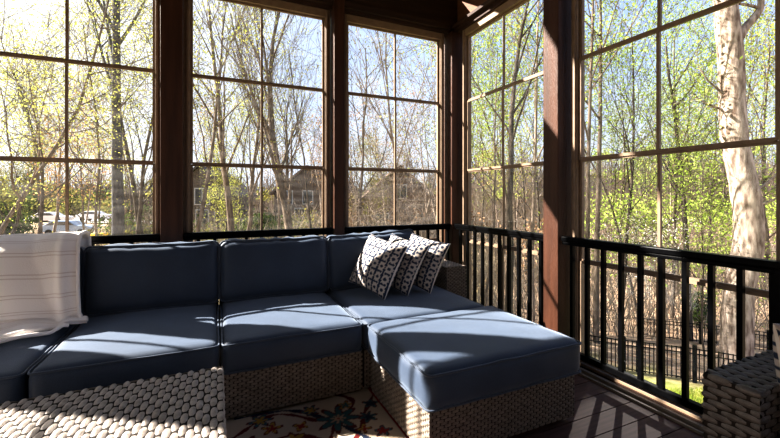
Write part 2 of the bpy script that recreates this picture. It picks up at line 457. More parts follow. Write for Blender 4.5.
# ------------------------------------------------------------------ cushions
def cushion(w, d, h, r=.05, crown=.02, seed=0, wrinkle=.004, n=22, sag=0):
    """box cushion centred at origin; returns MB"""
    mb = MB(); cache = {}
    rx = np.linspace(-1, 1, n+1)
    def P(a, b_, c):
        k = (round(a, 5), round(b_, 5), round(c, 5))
        if k in cache: return cache[k]
        p = Vector((a*w/2, b_*d/2, c*h/2))
        q = Vector((max(-w/2+r, min(w/2-r, p.x)), max(-d/2+r, min(d/2-r, p.y)), max(-h/2+r*.8, min(h/2-r*.8, p.z))))
        dl = p-q
        if dl.length > 1e-8:
            # box corner radius
            dl = Vector((dl.x/r, dl.y/r, dl.z/(r*.8))); m_ = max(abs(dl.x), abs(dl.y), abs(dl.z)); dn = dl.normalized()*m_
            p = q+Vector((dn.x*r, dn.y*r, dn.z*r*.8))
        fx = (1-a*a); fy = (1-b_*b_); fz = (1-c*c)
        p.z += (crown if c > 0 else -crown*.3)*fx**.6*fy**.6*abs(c)
        p.x += crown*.5*a*fz*fy**.5*abs(a)**6; p.y += crown*.5*b_*fz*fx**.5*abs(b_)**6
        nv = mnoise.noise_vector(Vector((p.x*9+seed*7.1, p.y*9, p.z*9+seed)))
        p += nv*wrinkle
        cache[k] = (len(mb.v)); mb.v.append(tuple(p)); return cache[k]
    t = rx
    # denser near the edges
    t = np.sign(rx)*(1-(1-np.abs(rx))**1.4)
    m_ = max(6, n//3); tz = np.linspace(-1, 1, m_+1)
    for i in range(n):
        for j in range(n):
            for c in (-1, 1):
                q = [P(t[i], t[j], c), P(t[i+1], t[j], c), P(t[i+1], t[j+1], c), P(t[i], t[j+1], c)]
                mb.f.append(tuple(q if c > 0 else q[::-1]))
    for i in range(n):
        for k in range(m_):
            for s in (-1, 1):
                q = [P(t[i], s, tz[k]), P(t[i+1], s, tz[k]), P(t[i+1], s, tz[k+1]), P(t[i], s, tz[k+1])]
                mb.f.append(tuple(q if s < 0 else q[::-1]))
                q = [P(s, t[i], tz[k]), P(s, t[i+1], tz[k]), P(s, t[i+1], tz[k+1]), P(s, t[i], tz[k+1])]
                mb.f.append(tuple(q if s > 0 else q[::-1]))
    return mb
def piping_loop(w, d, z, r, pr=.006, seed=0):
    pts = []; rr = r*.75
    for cx_, cy_, a0 in ((w/2-rr, d/2-rr, 0), (-w/2+rr, d/2-rr, 90), (-w/2+rr, -d/2+rr, 180), (w/2-rr, -d/2+rr, 270)):
        for k in range(5):
            a = math.radians(a0+k*22.5); pts.append(Vector((cx_+rr*math.cos(a), cy_+rr*math.sin(a), z)))
    out = []
    for i, p in enumerate(pts):
        q = pts[(i+1) % len(pts)]; k = max(1, int((q-p).length/.04))
        for s in range(k):
            v = p.lerp(q, s/k); v += mnoise.noise_vector(Vector((v.x*9+seed*7.1, v.y*9, v.z*9+seed)))*.004; out.append(v)
    mb = MB(); mb.tube(out, pr, 6, closed=True); return mb
def xform(mb, mat):
    mb.v = [tuple(mat @ Vector(p)) for p in mb.v]; return mb

def seat_cushion(parent, x0, x1, y0, y1, z0, z1, seed):
    w, d, h = x1-x0, y1-y0, z1-z0
    T = Matrix.Translation(((x0+x1)/2, (y0+y1)/2, (z0+z1)/2))
    c = xform(cushion(w, d, h, .04, .022, seed), T).build('seat_cushion', M['navy'], parent, smooth=True)
    p = xform(piping_loop(w, d, h/2-.012, .04, .0055, seed), T)
    q = xform(piping_loop(w, d, -h/2+.012, .04, .0055, seed), T)
    p.add(q.v, q.f)
    p.build('piping', M['piping'], c, org=ROOT[parent.name], smooth=True)
def back_cushion(parent, x0, x1, seed, yb=3.06, top=.897, tilt=9, roll=0, dz=0):
    w, hh, th = x1-x0, top-.45, .20
    T = Matrix.Translation(((x0+x1)/2, yb+th/2+.03, .455+hh/2+dz)) @ Matrix.Rotation(math.radians(roll), 4, 'Y') @ Matrix.Rotation(math.radians(90-tilt), 4, 'X')
    # local z faces the sitter (-y), local y is up
    c = cushion(w, hh, th, .055, .045, seed, wrinkle=.006)
    # gathered wrinkles along the upper edge
    vs = []
    for p in c.v:
        p = Vector(p); e = max(0, (p.y-(hh/2-.09))/.09)
        p.y += .010*e*math.sin(p.x*46+seed*2+2*math.sin(p.x*13))*min(1, e)*.6
        p.y -= .012*(1-(2*p.x/w)**2)*e
        vs.append(tuple(p))
    c.v = vs
    co = xform(c, T).build('back_cushion', M['navy'], parent, smooth=True)
    pp = piping_loop(w, hh, th/2-.02, .055, .0065, seed)
    pp.v = [(p[0], p[1]-(.012*(1-(2*p[0]/w)**2) if p[1] > hh/2-.06 else 0), p[2]) for p in pp.v]
    xform(pp, T).build('piping', M['piping'], co, org=ROOT[parent.name], smooth=True)

# ------------------------------------------------------------------ sectional sofa modules
random.seed(4)
SE, SY0, SY1 = .45, 2.26, 3.10
def sofa_module(x0, x1, label, seed, arm=False, front='f', roll=0, bx1=None, dz=0):
    root = empty('sofa_module', ((x0+x1)/2, 2.85, .012), label, 'sofa', 'modules of the navy wicker sectional')
    wicker_box('wicker_base', root, x0+.004, x1-.004, SY0+.02, 3.36, .03, .27, front, .042, .0145, .005)
    for fx in (x0+.08, x1-.08):
        for fy in (SY0+.33, 3.28):
            ft = MB(); ft.box(fx-.02, fx+.02, fy-.02, fy+.02, .011, .032); ft.build('foot', M['rail'], root)
    wicker_box('wicker_back', root, x0-.002, x1+.002, 3.34, 3.43, .27, .66, 'ft', .042, .0145, .005)
    seat_cushion(root, x0+.007, x1-.006, SY0, 3.33, .272, SE, seed)
    back_cushion(root, x0+.001, (bx1 or x1)-.001, seed+20, roll=roll, dz=dz)
    if arm:
        wicker_box('wicker_arm', root, 1.80, 2.0, 2.80, 3.42, .03, .635, 'flrt', .042, .0145, .006)
    return root
sofa_module(-1.60, -.795, 'navy cushioned wicker sofa section under the cream throw, left end', 1)
sofa_module(-.79, .02, 'navy cushioned wicker sofa section next right of the throw, behind the coffee table', 2)
sofa_module(.025, .845, 'navy cushioned wicker sofa section between coffee table and ottoman, no pillows', 3)
sofa_module(.85, 1.795, 'navy cushioned wicker sofa corner section with woven arm and three pillows on it', 4, arm=True, roll=-2.5, bx1=1.67, dz=.012)
ot = empty('ottoman', (1.34, 1.89, .012), 'large square navy cushioned wicker ottoman in front of the sofa corner', 'ottoman')
wicker_box('wicker_base', ot, .885, 1.81, 1.52, 2.24, .03, .27, 'flr', .042, .0145, .005)
for fx in (1.2, 1.7):
    for fy in (1.62, 2.15):
        ft = MB(); ft.box(fx-.02, fx+.02, fy-.02, fy+.02, .001, .032); ft.build('foot', M['rail'], ot)
seat_cushion(ot, .86, 1.835, 1.487, 2.255, .272, SE+.002, 9)

# ------------------------------------------------------------------ coffee table
ct = empty('coffee_table', (-.6, 1.6, .012), 'light grey woven wicker coffee table with a flat top, in front of the sofa', 'table')
wicker_box('wicker_body', ct, -1.25, .03, 1.15, 2.04, .017, .42, 'brt', .07, .022, .007, top=(.080, .0250), mat='wicker_light')

# ------------------------------------------------------------------ armchair at right
ac = empty('armchair', (1.95, .38, .0), 'dark wicker armchair with a wide woven arm beside the right-hand railing', 'chair')
wicker_box('arm', ac, 1.632, 2.24, .65, .815, .012, .60, 'flbt', .085, .0215, .0075, top=(.095, .024), mat='wicker_dark')
wicker_box('arm', ac, 1.632, 2.24, -.03, .135, .012, .60, 'fl', .085, .0215, .009, mat='wicker_dark')
wicker_box('seat_base', ac, 1.66, 2.24, .137, .648, .012, .27, 'l', .085, .0215, .009, mat='wicker_dark')
wicker_box('backrest', ac, 2.12, 2.24, .137, .648, .272, .72, 'l', .085, .0215, .009, mat='wicker_dark')
seat_cushion(ac, 1.65, 2.11, .14, .645, .274, .42, 31)

# ------------------------------------------------------------------ patterned pillows
def pillow_colour(x, y, ca=.062, cb=.082):
    cream = np.array([.52, .46, .41]); navy = np.array([.030, .042, .075])
    col = np.zeros(x.shape+(3,)); col[:] = cream
    def loc(ox, oy):
        return (x/ca-ox+.5) % 1-.5, (y/cb-oy+.5) % 1-.5
    k = cb/ca
    a, b_ = loc(0, 0); m_ = np.hypot(a, b_*k) < .20
    a, b_ = loc(.5, .5)
    m_ |= (np.abs(a) < .12) & (np.abs(b_) < .26)
    m_ |= np.hypot(a, (np.abs(b_)-.26)*k) < .20
    a, b_ = loc(0, .5)
    m_ |= (np.abs(b_*k) < .10) & (np.abs(a) < .20)
    m_ |= np.hypot(np.abs(a)-.18, b_*k) < .15
    a, b_ = loc(.5, 0)
    m_ |= np.hypot(a, b_*k) < .13
    col[m_] = navy
    return col
def pillow(label, corner_a, corner_b, lean, size=.42, thick=.086, spin=0, zb=.468, group='patterned throw pillows'):
    """bottom edge runs from corner_a (far) to corner_b (near); leans away from its face"""
    a = Vector((*corner_a, zb)); b_ = Vector((*corner_b, zb)); e = (b_-a).normalized()
    nrm = Vector((e.y, -e.x, 0))                  # face direction
    if nrm.x > 0: nrm = -nrm
    up = (Vector((0, 0, 1))*math.cos(lean)-nrm*math.sin(lean)).normalized()
    nf = e.cross(up).normalized()
    if nf.dot(nrm) < 0: nf = -nf
    c = (a+b_)/2+up*size/2
    e2 = e*math.cos(spin)+up*math.sin(spin); u2 = up*math.cos(spin)-e*math.sin(spin)
    n_ = 96; uu = np.sin(np.linspace(-PI/2, PI/2, n_+1)); U_, V_ = np.meshgrid(uu, uu)
    hx = size/2*U_*(1-.07*(1-V_**2)*U_**2); hy = size/2*V_*(1-.07*(1-U_**2)*V_**2)
    th = thick*np.clip((1-U_**2)*(1-V_**2), 0, 1)**.50
    th *= 1+.06*np.sin(U_*5+2)*np.cos(V_*4)
    vs = []; cols = []
    for sgn in (1, -1):
        for i in range(n_+1):
            for j in range(n_+1):
                vs.append(c+e2*hx[i, j]+u2*hy[i, j]+nf*(sgn*th[i, j]))
        cl = pillow_colour(hx+.01*sgn, hy)
        edge = (np.maximum(np.abs(U_), np.abs(V_)) > .992); cl[edge] = (.70, .66, .60)
        cols.append(cl.reshape(-1, 3))
    w = n_+1; fs = []
    for i in range(n_):
        for j in range(n_):
            fs.append((i*w+j, i*w+j+1, (i+1)*w+j+1, (i+1)*w+j)); o = w*w
            fs.append((o+i*w+j, o+(i+1)*w+j, o+(i+1)*w+j+1, o+i*w+j+1))
    mb = MB(); mb.add(vs, fs)
    mz = min(p[2] for p in mb.v)
    mb.v = [(p[0], p[1], p[2]-mz+zb) for p in mb.v]
    o = mb.build('throw_pillow', M['attr'], None, smooth=True)
    ca = o.data.color_attributes.new('Col', 'FLOAT_COLOR', 'POINT')
    allc = np.concatenate(cols); arr = np.ones((len(allc), 4)); arr[:, :3] = allc
    ca.data.foreach_set('color', arr.reshape(-1))
    tag(o, label, 'pillow', group)
    return o
D = math.radians
pillow('navy and cream patterned throw pillow, frontmost left of three on the sofa corner', (1.00, 2.99), (1.175, 2.61), D(25), spin=D(-10), size=.44)
pillow('navy and cream patterned throw pillow in the middle of the three on the sofa corner', (1.205, 3.01), (1.38, 2.63), D(26), spin=D(-10), size=.435)
pillow('navy and cream patterned throw pillow farthest right, leaning against the woven sofa arm', (1.405, 3.01), (1.575, 2.63), D(26), spin=D(-9), size=.435)
pillow('navy and cream patterned pillow standing on the dark wicker armchair, cut by the photo edge', (1.745, .605), (2.09, .51), D(8), size=.39, zb=.425, group='armchair pillow')

# ------------------------------------------------------------------ cream throw
m, nt, b = new_mat('cream woven throw')
uvn = nt.nodes.new('ShaderNodeUVMap'); sep = nt.nodes.new('ShaderNodeSeparateXYZ'); L(nt, uvn.outputs[0], sep.inputs[0])
mul = nt.nodes.new('ShaderNodeMath'); mul.operation = 'MULTIPLY'; mul.inputs[1].default_value = 14; L(nt, sep.outputs[1], mul.inputs[0])
frc = nt.nodes.new('ShaderNodeMath'); frc.operation = 'FRACT'; L(nt, mul.outputs[0], frc.inputs[0])
cr = nt.nodes.new('ShaderNodeValToRGB'); cr.color_ramp.interpolation = 'LINEAR'
base = (.97, .91, .87, 1); line = (.72, .62, .57, 1)
els = [(0, base), (.38, base), (.42, line), (.46, base), (.56, base), (.60, line), (.64, base), (1, base)]
while len(cr.color_ramp.elements) < len(els): cr.color_ramp.elements.new(.5)
for e_, (p_, c_) in zip(cr.color_ramp.elements, els): e_.position = p_; e_.color = c_
L(nt, frc.outputs[0], cr.inputs[0]); L(nt, cr.outputs[0], b.inputs['Base Color'])
b.inputs['Roughness'].default_value = .95; b.inputs['Sheen Weight'].default_value = .3; b.inputs['Specular IOR Level'].default_value = .1
tc = nt.nodes.new('ShaderNodeTexCoord'); n = nt.nodes.new('ShaderNodeTexNoise'); n.inputs['Scale'].default_value = 140
L(nt, tc.outputs['Object'], n.inputs['Vector'])
bp = nt.nodes.new('ShaderNodeBump'); bp.inputs['Strength'].default_value = .5; bp.inputs['Distance'].default_value = .004
L(nt, n.outputs['Fac'], bp.inputs['Height']); L(nt, bp.outputs[0], b.inputs['Normal'])
M['throw'] = m
def catmull(pts, s):
    k = len(pts)-1; x = min(max(s, 0), .99999)*k; i = int(x); f = x-i
    p0, p1, p2, p3 = pts[max(i-1, 0)], pts[i], pts[i+1], pts[min(i+2, k)]
    return tuple(.5*((2*b_)+(-a+c)*f+(2*a-5*b_+4*c-d)*f*f+(-a+3*b_-3*c+d)*f**3) for a, b_, c, d in zip(p0, p1, p2, p3))
def throw_pt(u, v, lift=0, cut=1.0):
    # u: left to right, v: from behind the cushion to the seat front
    t = v*cut
    xr = -.815+.115*max(0, (v-.35)/.65)
    x = -1.58+(xr+1.58)*u
    xx = -.72-x
    yf = 2.84-.62*min(max(xx, 0), .42)-.05*max(0, xx-.42)
    prof = [(3.415, .74), (3.40, .86), (3.37, .955), (3.28, .995), (3.16, .975), (3.055, .90), (2.995, .74), (2.955, .60), (2.915, .51), (2.87, .492), (yf+.05, .490), (yf, .486)]
    y, z = catmull(prof, t)
    w = .016*math.sin(x*13+1.5*math.sin(v*5))*min(1, v*2)+.022*mnoise.noise(Vector((x*3.4, v*4.0, 2.3)))+.005*mnoise.noise(Vector((x*11, v*13, 7)))
    if v < .72: y -= abs(w)*1.3+lift; z += abs(w)*.7+lift*.4
    else: z += abs(w)*1.2+lift
    # folded vertical pleat near the right edge
    pl = math.exp(-((u-.90)/.035)**2)*.034
    if v < .75: y -= pl
    else: z += pl*.6
    return (x, y, z)
mb = MB(); NU, NV = 64, 90
mb.grid(lambda u, v: throw_pt(u, v), NU, NV)
th = mb.build('throw_blanket', M['throw'], None, smooth=True)
tag(th, 'cream pink woven throw with thin stripes draped over the left end of the navy sofa', 'blanket')
uvl = th.data.uv_layers.new(name='UVMap')
for pl in th.data.polygons:
    for li in pl.loop_indices:
        vi = th.data.loops[li].vertex_index; uvl.data[li].uv = ((vi % (NU+1))/NU, (vi//(NU+1))/NV)
sd = th.modifiers.new('thick', 'SOLIDIFY'); sd.thickness = .014; sd.offset = 1
# rolled hems
hp = [Vector(throw_pt(u, 1.0)) for u in np.linspace(0, 1, 60)]
mb = MB(); mb.tube([p+Vector((0, .006, .006)) for p in hp], .012, 8)
hp = [Vector(throw_pt(1.0, v)) for v in np.linspace(.02, 1, 60)]
mb.tube([p+Vector((-.004, -.003, .004)) for p in hp], .010, 8)
hp = [Vector(throw_pt(u, .955)) for u in np.linspace(0, .93, 60)]
mb.tube([p+Vector((.0, -.07, -.003)) for p in hp], .011, 8)
mb.build('hem', M['throw'], th, org=ROOT[th.name], smooth=True)

# ------------------------------------------------------------------ rug
RX0, RX1, RY0, RY1 = -1.9, .99, .2, 2.44
nx, ny = 410, 320
gx = np.linspace(RX0, RX1, nx+1); gy = np.linspace(RY0, RY1, ny+1); GX, GY = np.meshgrid(gx, gy)
col = np.zeros(GX.shape+(3,)); col[:] = (.60, .50, .40)
rs = np.random.RandomState(11)
TEAL, GOLD, NAVY, RED, DRED = (.05, .14, .17), (.50, .30, .06), (.02, .03, .06), (.30, .03, .03), (.13, .018, .02)
wob = .012*np.sin(GX*37+GY*23)+.010*np.sin(GY*51-GX*19)
def vine(pts, wd, c):
    dmin = np.full(GX.shape, 9.)
    for s in np.linspace(0, 1, 160):
        p = catmull(pts, s); dmin = np.minimum(dmin, np.hypot(GX-p[0], GY-p[1]))
    col[dmin+wob*.35 < wd*1.35] = c
def flower(cx_, cy_, r, n_, cs, rot=0, amp=.28):
    a = np.arctan2(GY-cy_, GX-cx_)+rot; rr = np.hypot(GX-cx_, GY-cy_)+wob*.4
    lobe = 1-amp+amp*np.cos(n_*a)
    col[rr < r*lobe*1.22] = DRED
    for k, c in enumerate(cs): col[rr < r*lobe*(1-.30*k)] = c
vine([(-.3, 1.3), (.0, 1.55), (.12, 1.9), (.35, 2.02), (.62, 1.85), (.8, 2.1), (.95, 2.3)], .010, DRED)
vine([(.0, 1.2), (.25, 1.5), (.45, 1.62), (.55, 1.95), (.75, 2.2), (.6, 2.4)], .010, DRED)
vine([(.3, 1.3), (.6, 1.5), (.72, 1.75), (.62, 2.0), (.4, 2.25), (.1, 2.3)], .009, NAVY)
vine([(-.2, 1.9), (.05, 2.1), (.3, 2.25), (.5, 2.1)], .009, DRED)
for _ in range(16):
    p0 = rs.uniform((-1.9, .2), (.95, 1.3)); pts = [tuple(p0+np.array([.25*k*np.cos(rs.uniform(0, 6)), .25*k*np.sin(rs.uniform(0, 6))])) for k in range(5)]
    vine(pts, .010, DRED)
flower(.62, 2.07, .115, 8, [TEAL, TEAL, (.55, .40, .30), RED], .3)
flower(.50, 2.21, .05, 6, [TEAL, GOLD]); flower(.78, 2.02, .05, 6, [TEAL, NAVY])
flower(.36, 1.98, .055, 5, [GOLD, GOLD, RED], .8); flower(.44, 1.83, .06, 6, [GOLD, RED, GOLD], .2)
flower(.66, 1.75, .065, 5, [GOLD, GOLD, DRED], .5); flower(.20, 1.97, .045, 4, [GOLD, RED]); flower(.56, 1.62, .06, 6, [RED, GOLD])
flower(.12, 1.80, .09, 7, [TEAL, NAVY, GOLD]); flower(.30, 1.72, .05, 5, [TEAL, GOLD]); flower(.22, 2.22, .06, 6, [TEAL, GOLD]); flower(.80, 1.86, .045, 5, [TEAL, RED])
for _ in range(60):
    c_ = rs.uniform((-1.85, .25), (.9, 1.55)); flower(c_[0], c_[1], rs.uniform(.04, .1), rs.randint(4, 9), [[TEAL, GOLD], [GOLD, RED], [RED, GOLD], [NAVY, TEAL]][rs.randint(4)], rs.uniform(0, 3))
for fx, fy, fr2, fn, fc in ((.27,2.12,.05,5,[GOLD,RED]),(.08,2.05,.05,6,[TEAL,NAVY]),(.42,2.08,.04,4,[GOLD,RED]),(.70,2.18,.045,5,[GOLD,TEAL]),(.33,1.86,.05,6,[TEAL,NAVY]),(.53,1.76,.05,5,[TEAL,GOLD]),(.72,1.92,.04,4,[GOLD,RED]),(.80,1.70,.06,6,[TEAL,NAVY]),(.48,1.70,.035,4,[GOLD,RED]),(.28,1.84,.03,4,[GOLD,RED]),(.84,2.14,.045,5,[TEAL,NAVY])):
    flower(fx, fy, fr2, fn, fc, fx*9)
bd = np.minimum(np.minimum(GX-RX0, RX1-GX), np.minimum(GY-RY0, RY1-GY)); col[bd < .10] = RED; col[bd < .03] = NAVY
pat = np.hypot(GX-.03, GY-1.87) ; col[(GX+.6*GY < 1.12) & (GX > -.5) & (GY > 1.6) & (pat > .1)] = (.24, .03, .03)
mb = MB(); mb.grid(lambda u, v: (RX0+(RX1-RX0)*u, RY0+(RY1-RY0)*v, .010), nx, ny)
k = len(mb.v); mb.box(RX0, RX1, RY0, RY1, .001, .0095)
rug = mb.build('rug', M['rug'], None)
arr = np.ones((len(mb.v), 4)); arr[:k, :3] = col.reshape(-1, 3); arr[k:, :3] = RED
rug.data.color_attributes.new('Col', 'FLOAT_COLOR', 'POINT').data.foreach_set('color', arr.reshape(-1))
tag(rug, 'cream oriental rug with red, teal and gold flowers on the deck floor', 'rug')

# ------------------------------------------------------------------ the ground outside
def ground_z(x, y):
    r = math.hypot(x, y); az = math.atan2(x, y)            # 0 = +y, 90deg = +x
    k = min(1, max(0, (math.degrees(az)-20)/28)); k = k*k*(3-2*k)
    rp = [(0, -3.2), (11.6, -3.3), (13, -3.55), (18, -4.4), (27, -4.6), (40, -4.2), (65, -3.0), (110, -.5), (400, 6)]
    lp = [(0, -3.1), (12, -3.0), (30, -2.9), (60, -2.75), (90, -2.4), (140, -1.0), (400, 5)]
    def it(p):
        for a, b_ in zip(p, p[1:]):
            if r <= b_[0]: return a[1]+(b_[1]-a[1])*(r-a[0])/(b_[0]-a[0])
        return p[-1][1]
    z = it(lp)*(1-k)+it(rp)*k
    return z+.12*mnoise.noise(Vector((x*.25, y*.25, 0)))*min(1, r/8)
m, nt, b = new_mat('leaf litter and grass')
tc = nt.nodes.new('ShaderNodeTexCoord')
n1 = nt.nodes.new('ShaderNodeTexNoise'); n1.inputs['Scale'].default_value = 3.5; n1.inputs['Detail'].default_value = 8
n2 = nt.nodes.new('ShaderNodeTexNoise'); n2.inputs['Scale'].default_value = .16; n2.inputs['Detail'].default_value = 3
for q in (n1, n2): L(nt, tc.outputs['Object'], q.inputs['Vector'])
c1 = nt.nodes.new('ShaderNodeValToRGB'); c1.color_ramp.elements[0].color = (.24, .16, .11, 1); c1.color_ramp.elements[1].color = (.54, .41, .30, 1)
c1.color_ramp.elements[0].position = .35; c1.color_ramp.elements[1].position = .68
c2 = nt.nodes.new('ShaderNodeValToRGB'); c2.color_ramp.elements[0].color = (.14, .22, .03, 1); c2.color_ramp.elements[1].color = (.36, .38, .10, 1)
c2.color_ramp.elements[0].position = .35; c2.color_ramp.elements[1].position = .68
L(nt, n1.outputs['Fac'], c1.inputs[0]); L(nt, n1.outputs['Fac'], c2.inputs[0])
a = nt.nodes.new('ShaderNodeAttribute'); a.attribute_name = 'grass'
mx = nt.nodes.new('ShaderNodeMix'); mx.data_type = 'RGBA'
L(nt, a.outputs['Fac'], mx.inputs[0]); L(nt, c1.outputs[0], mx.inputs[6]); L(nt, c2.outputs[0], mx.inputs[7])
L(nt, mx.outputs[2], b.inputs['Base Color']); b.inputs['Roughness'].default_value = 1; b.inputs['Specular IOR Level'].default_value = .05
M['ground'] = m
mb = MB(); rad = [0, 3, 5, 6, 7, 7.5, 8, 8.5, 9, 9.5, 10, 10.5, 11, 12, 13, 14, 16, 18, 21, 25, 30, 36, 44, 54, 66, 80, 100, 130, 180, 260, 400]
na = 160
mb.grid(lambda u, v: (lambda r, t: (r*math.sin(t), r*math.cos(t), ground_z(r*math.sin(t), r*math.cos(t))))(rad[min(int(round(v*(len(rad)-1))), len(rad)-1)], -PI+2*PI*u), na, len(rad)-1)
g = mb.build('ground', M['ground'], None, org=(0, 0, 0), smooth=True); g['kind'] = 'structure'
ga = g.data.attributes.new('grass', 'FLOAT', 'POINT')
def grassy(x, y):
    r = math.hypot(x, y); az = math.degrees(math.atan2(x, y))
    if az > 40 and az < 110: return 1.0 if r < 11.8 else (.35 if r < 13 else 0)
    if r > 34: return .08
    if az < 0: return .75 if (mnoise.noise(Vector((x*.09, y*.09, 4))) > -.05) else .1
    return .25
ga.data.foreach_set('value', [grassy(p[0], p[1]) for p in mb.v])

# ------------------------------------------------------------------ trees
class Tree:
    def __init__(s, seed): s.rng = random.Random(seed); s.br = MB(); s.tips = []
    def grow(s, p, d, ln, r, lev, maxlev, up=.10, wob=.12, nb=6, ang=(30, 60), bare=.3, sides=(8, 5, 4, 3, 3)):
        R_ = s.rng; n_ = 9 if lev == 0 else (6 if lev == 1 else 4)
        pts = [Vector(p)]; rad = [r]; d = Vector(d).normalized(); step = ln/n_
        dirs = [d.copy()]
        for i in range(n_):
            d = (d+Vector((R_.gauss(0, wob), R_.gauss(0, wob), R_.gauss(0, wob*.6)))+Vector((0, 0, up if lev else .05))).normalized()
            pts.append(pts[-1]+d*step); dirs.append(d.copy())
            rad.append(max(.006, r*(1-.80*(i+1)/n_) if lev else r*(1-.72*(i+1)/n_)))
        s.br.tube(pts, rad, sides[min(lev, 4)], cap=False)
        if lev >= maxlev-1:
            s.tips += pts[1:]
        if lev < maxlev:
            k = nb if lev == 0 else max(2, int(nb*.65))
            for q in range(k):
                f = bare+(1-bare)*(q+R_.random())/k if lev == 0 else .25+.75*(q+R_.random())/k
                x = min(f, .999)*n_; i = int(x); pos = pts[i].lerp(pts[i+1], x-i)
                ax = dirs[i].orthogonal(); ax.rotate(Quaternion(dirs[i], R_.uniform(0, 2*PI)))
                dd = dirs[i].copy(); dd.rotate(Quaternion(ax, math.radians(R_.uniform(*ang))))
                rr = (rad[i]*(1-(x-i))+rad[i+1]*(x-i))*R_.uniform(.45, .65)
                l2 = ln*(R_.uniform(.28, .45) if lev == 0 else R_.uniform(.40, .62))*(1.15-.5*f if lev == 0 else 1)
                s.grow(pos, dd, l2, max(.007, rr), lev+1, maxlev, up, wob*1.25, nb, ang, .2, sides)
    def leaves(s, n_, size, spread, zmin=None):
        mb = MB(); R_ = s.rng; v = []; f = []
        for _ in range(n_):
            t = R_.choice(s.tips); p = t+Vector((R_.gauss(0, spread), R_.gauss(0, spread), R_.gauss(0, spread*.8)))
            a = Vector((R_.gauss(0, 1), R_.gauss(0, 1), R_.gauss(0, 1))).normalized(); b_ = a.orthogonal(); b_.rotate(Quaternion(a, R_.uniform(0, 6.28)))
            sz = size*R_.uniform(.6, 1.4); c = a.cross(b_)
            o = len(v); v += [p-b_*sz, p+c*sz*.6, p+b_*sz, p-c*sz*.6]; f.append((o, o+1, o+2, o+3))
        mb.v = [tuple(q) for q in v]; mb.f = f; return mb

def tree(name, label, px, d, wpx, seed, bark, leaf=None, nleaf=0, lsize=.05, lspread=.25, h=12, lean=(0, 0), nb=7, lev=3, bare=.3, up=.10, wob=.10, ang=(25, 55), group=None, stems=None, cat='tree'):
    base = at(px, d, z=0); base.z = ground_z(base.x, base.y)-.05
    t = Tree(seed); r = wpx/FPX*d/2
    if stems is None: stems = [(lean, 1.0)]
    for (lx, ly), sc in stems:
        dr = Vector((0, 0, 1))+RGT*lx+FWD*ly
        t.grow(base, dr, h*sc, r*sc, 0, lev, up, wob, nb, ang, bare)
    o = t.br.build(name, M[bark], None, org=base, smooth=True)
    tag(o, label, cat, group)
    if leaf and nleaf:
        t.leaves(int(nleaf*2.2), lsize*.60, lspread).build('foliage', M[leaf], o, org=base)
    return o

T = tree
# leftmost back window
T('tree', 'thick straight blue-grey trunk in the right half of the leftmost window', 116, 14, 13, 1, 'bark_grey', 'leaf_yellow', 900, .07, .35, h=15, bare=.50, wob=.02, nb=9)
T('tree', 'young branching tree near the left photo edge, in the leftmost window', 26, 15, 4.2, 2, 'bark_dark', 'leaf_yellow', 1100, .045, .25, h=9.5, bare=.35, wob=.07, nb=9)
T('tree', 'yellow-leaved spreading tree at the top left corner of the photo', -40, 10, 6, 3, 'bark_mid', 'leaf_yellow', 4600, .036, .30, h=11, bare=.35, nb=11, lean=(.12, 0), ang=(40, 75))
T('tree', 'thin dark tree just right of the thick blue-grey trunk', 137, 19, 5, 4, 'bark_dark', 'leaf_olive', 700, .06, .3, h=11, bare=.3, wob=.05, nb=8)
T('tree', 'second thin dark tree right of the thick blue-grey trunk, beside the post', 146, 21, 5.5, 5, 'bark_dark', 'leaf_olive', 900, .06, .3, h=12, bare=.3, wob=.05, nb=8)
T('tree', 'slim tree with rusty buds behind the middle bar of the leftmost window', 84, 24, 2.6, 6, 'bark_mid', 'leaf_rust', 1500, .06, .35, h=8, bare=.2, nb=9)
T('tree', 'green leafing tree behind the thick blue-grey trunk in the leftmost window', 98, 20, 3, 7, 'bark_mid', 'leaf_yellow', 1300, .05, .4, h=13, bare=.25, nb=11)
T('tree', 'olive leafing tree beyond the young tree at the left photo edge', 6, 24, 4, 8, 'bark_dark', 'leaf_olive', 2200, .06, .45, h=7.5, bare=.15, nb=10)
# second back window
T('tree', 'forked tree with dark double stem in the left half of the second window', 238, 17, 7.5, 11, 'bark_mid', 'leaf_yellow', 900, .045, .3, h=13, bare=.32, nb=9, stems=[((-.02, 0), 1.0), ((.16, .05), .75)], wob=.06, ang=(18, 42))
T('tree', 'vase-shaped bare tree with many rising branches in the right half of the second window', 297, 15, 9.5, 12, 'bark_mid', 'leaf_yellow', 900, .045, .3, h=12.5, bare=.20, nb=13, up=.22, wob=.06, ang=(16, 40))
T('tree', 'leaning dark trunk crossing the upper left of the second window', 176, 13, 5, 13, 'bark_mid', 'leaf_yellow', 1200, .05, .3, h=12, bare=.4, lean=(.27, .1), nb=8, wob=.05)
T('tree', 'small bright green sapling in front of the stone house, second window', 226, 22, 2.2, 14, 'bark_dark', 'leaf_yellow', 1500, .06, .20, h=5.4, bare=.1, nb=11, ang=(15, 38))
T('tree', 'thin straight tree between the forked tree and the vase-shaped tree', 279, 22, 3, 15, 'bark_tan', 'leaf_olive', 500, .05, .3, h=10, bare=.35, wob=.03, nb=7)
T('tree', 'slim leaning stem at the right side of the second window', 318, 18, 2.6, 16, 'bark_dark', None, h=11, bare=.3, lean=(-.10, 0), nb=8, wob=.06)
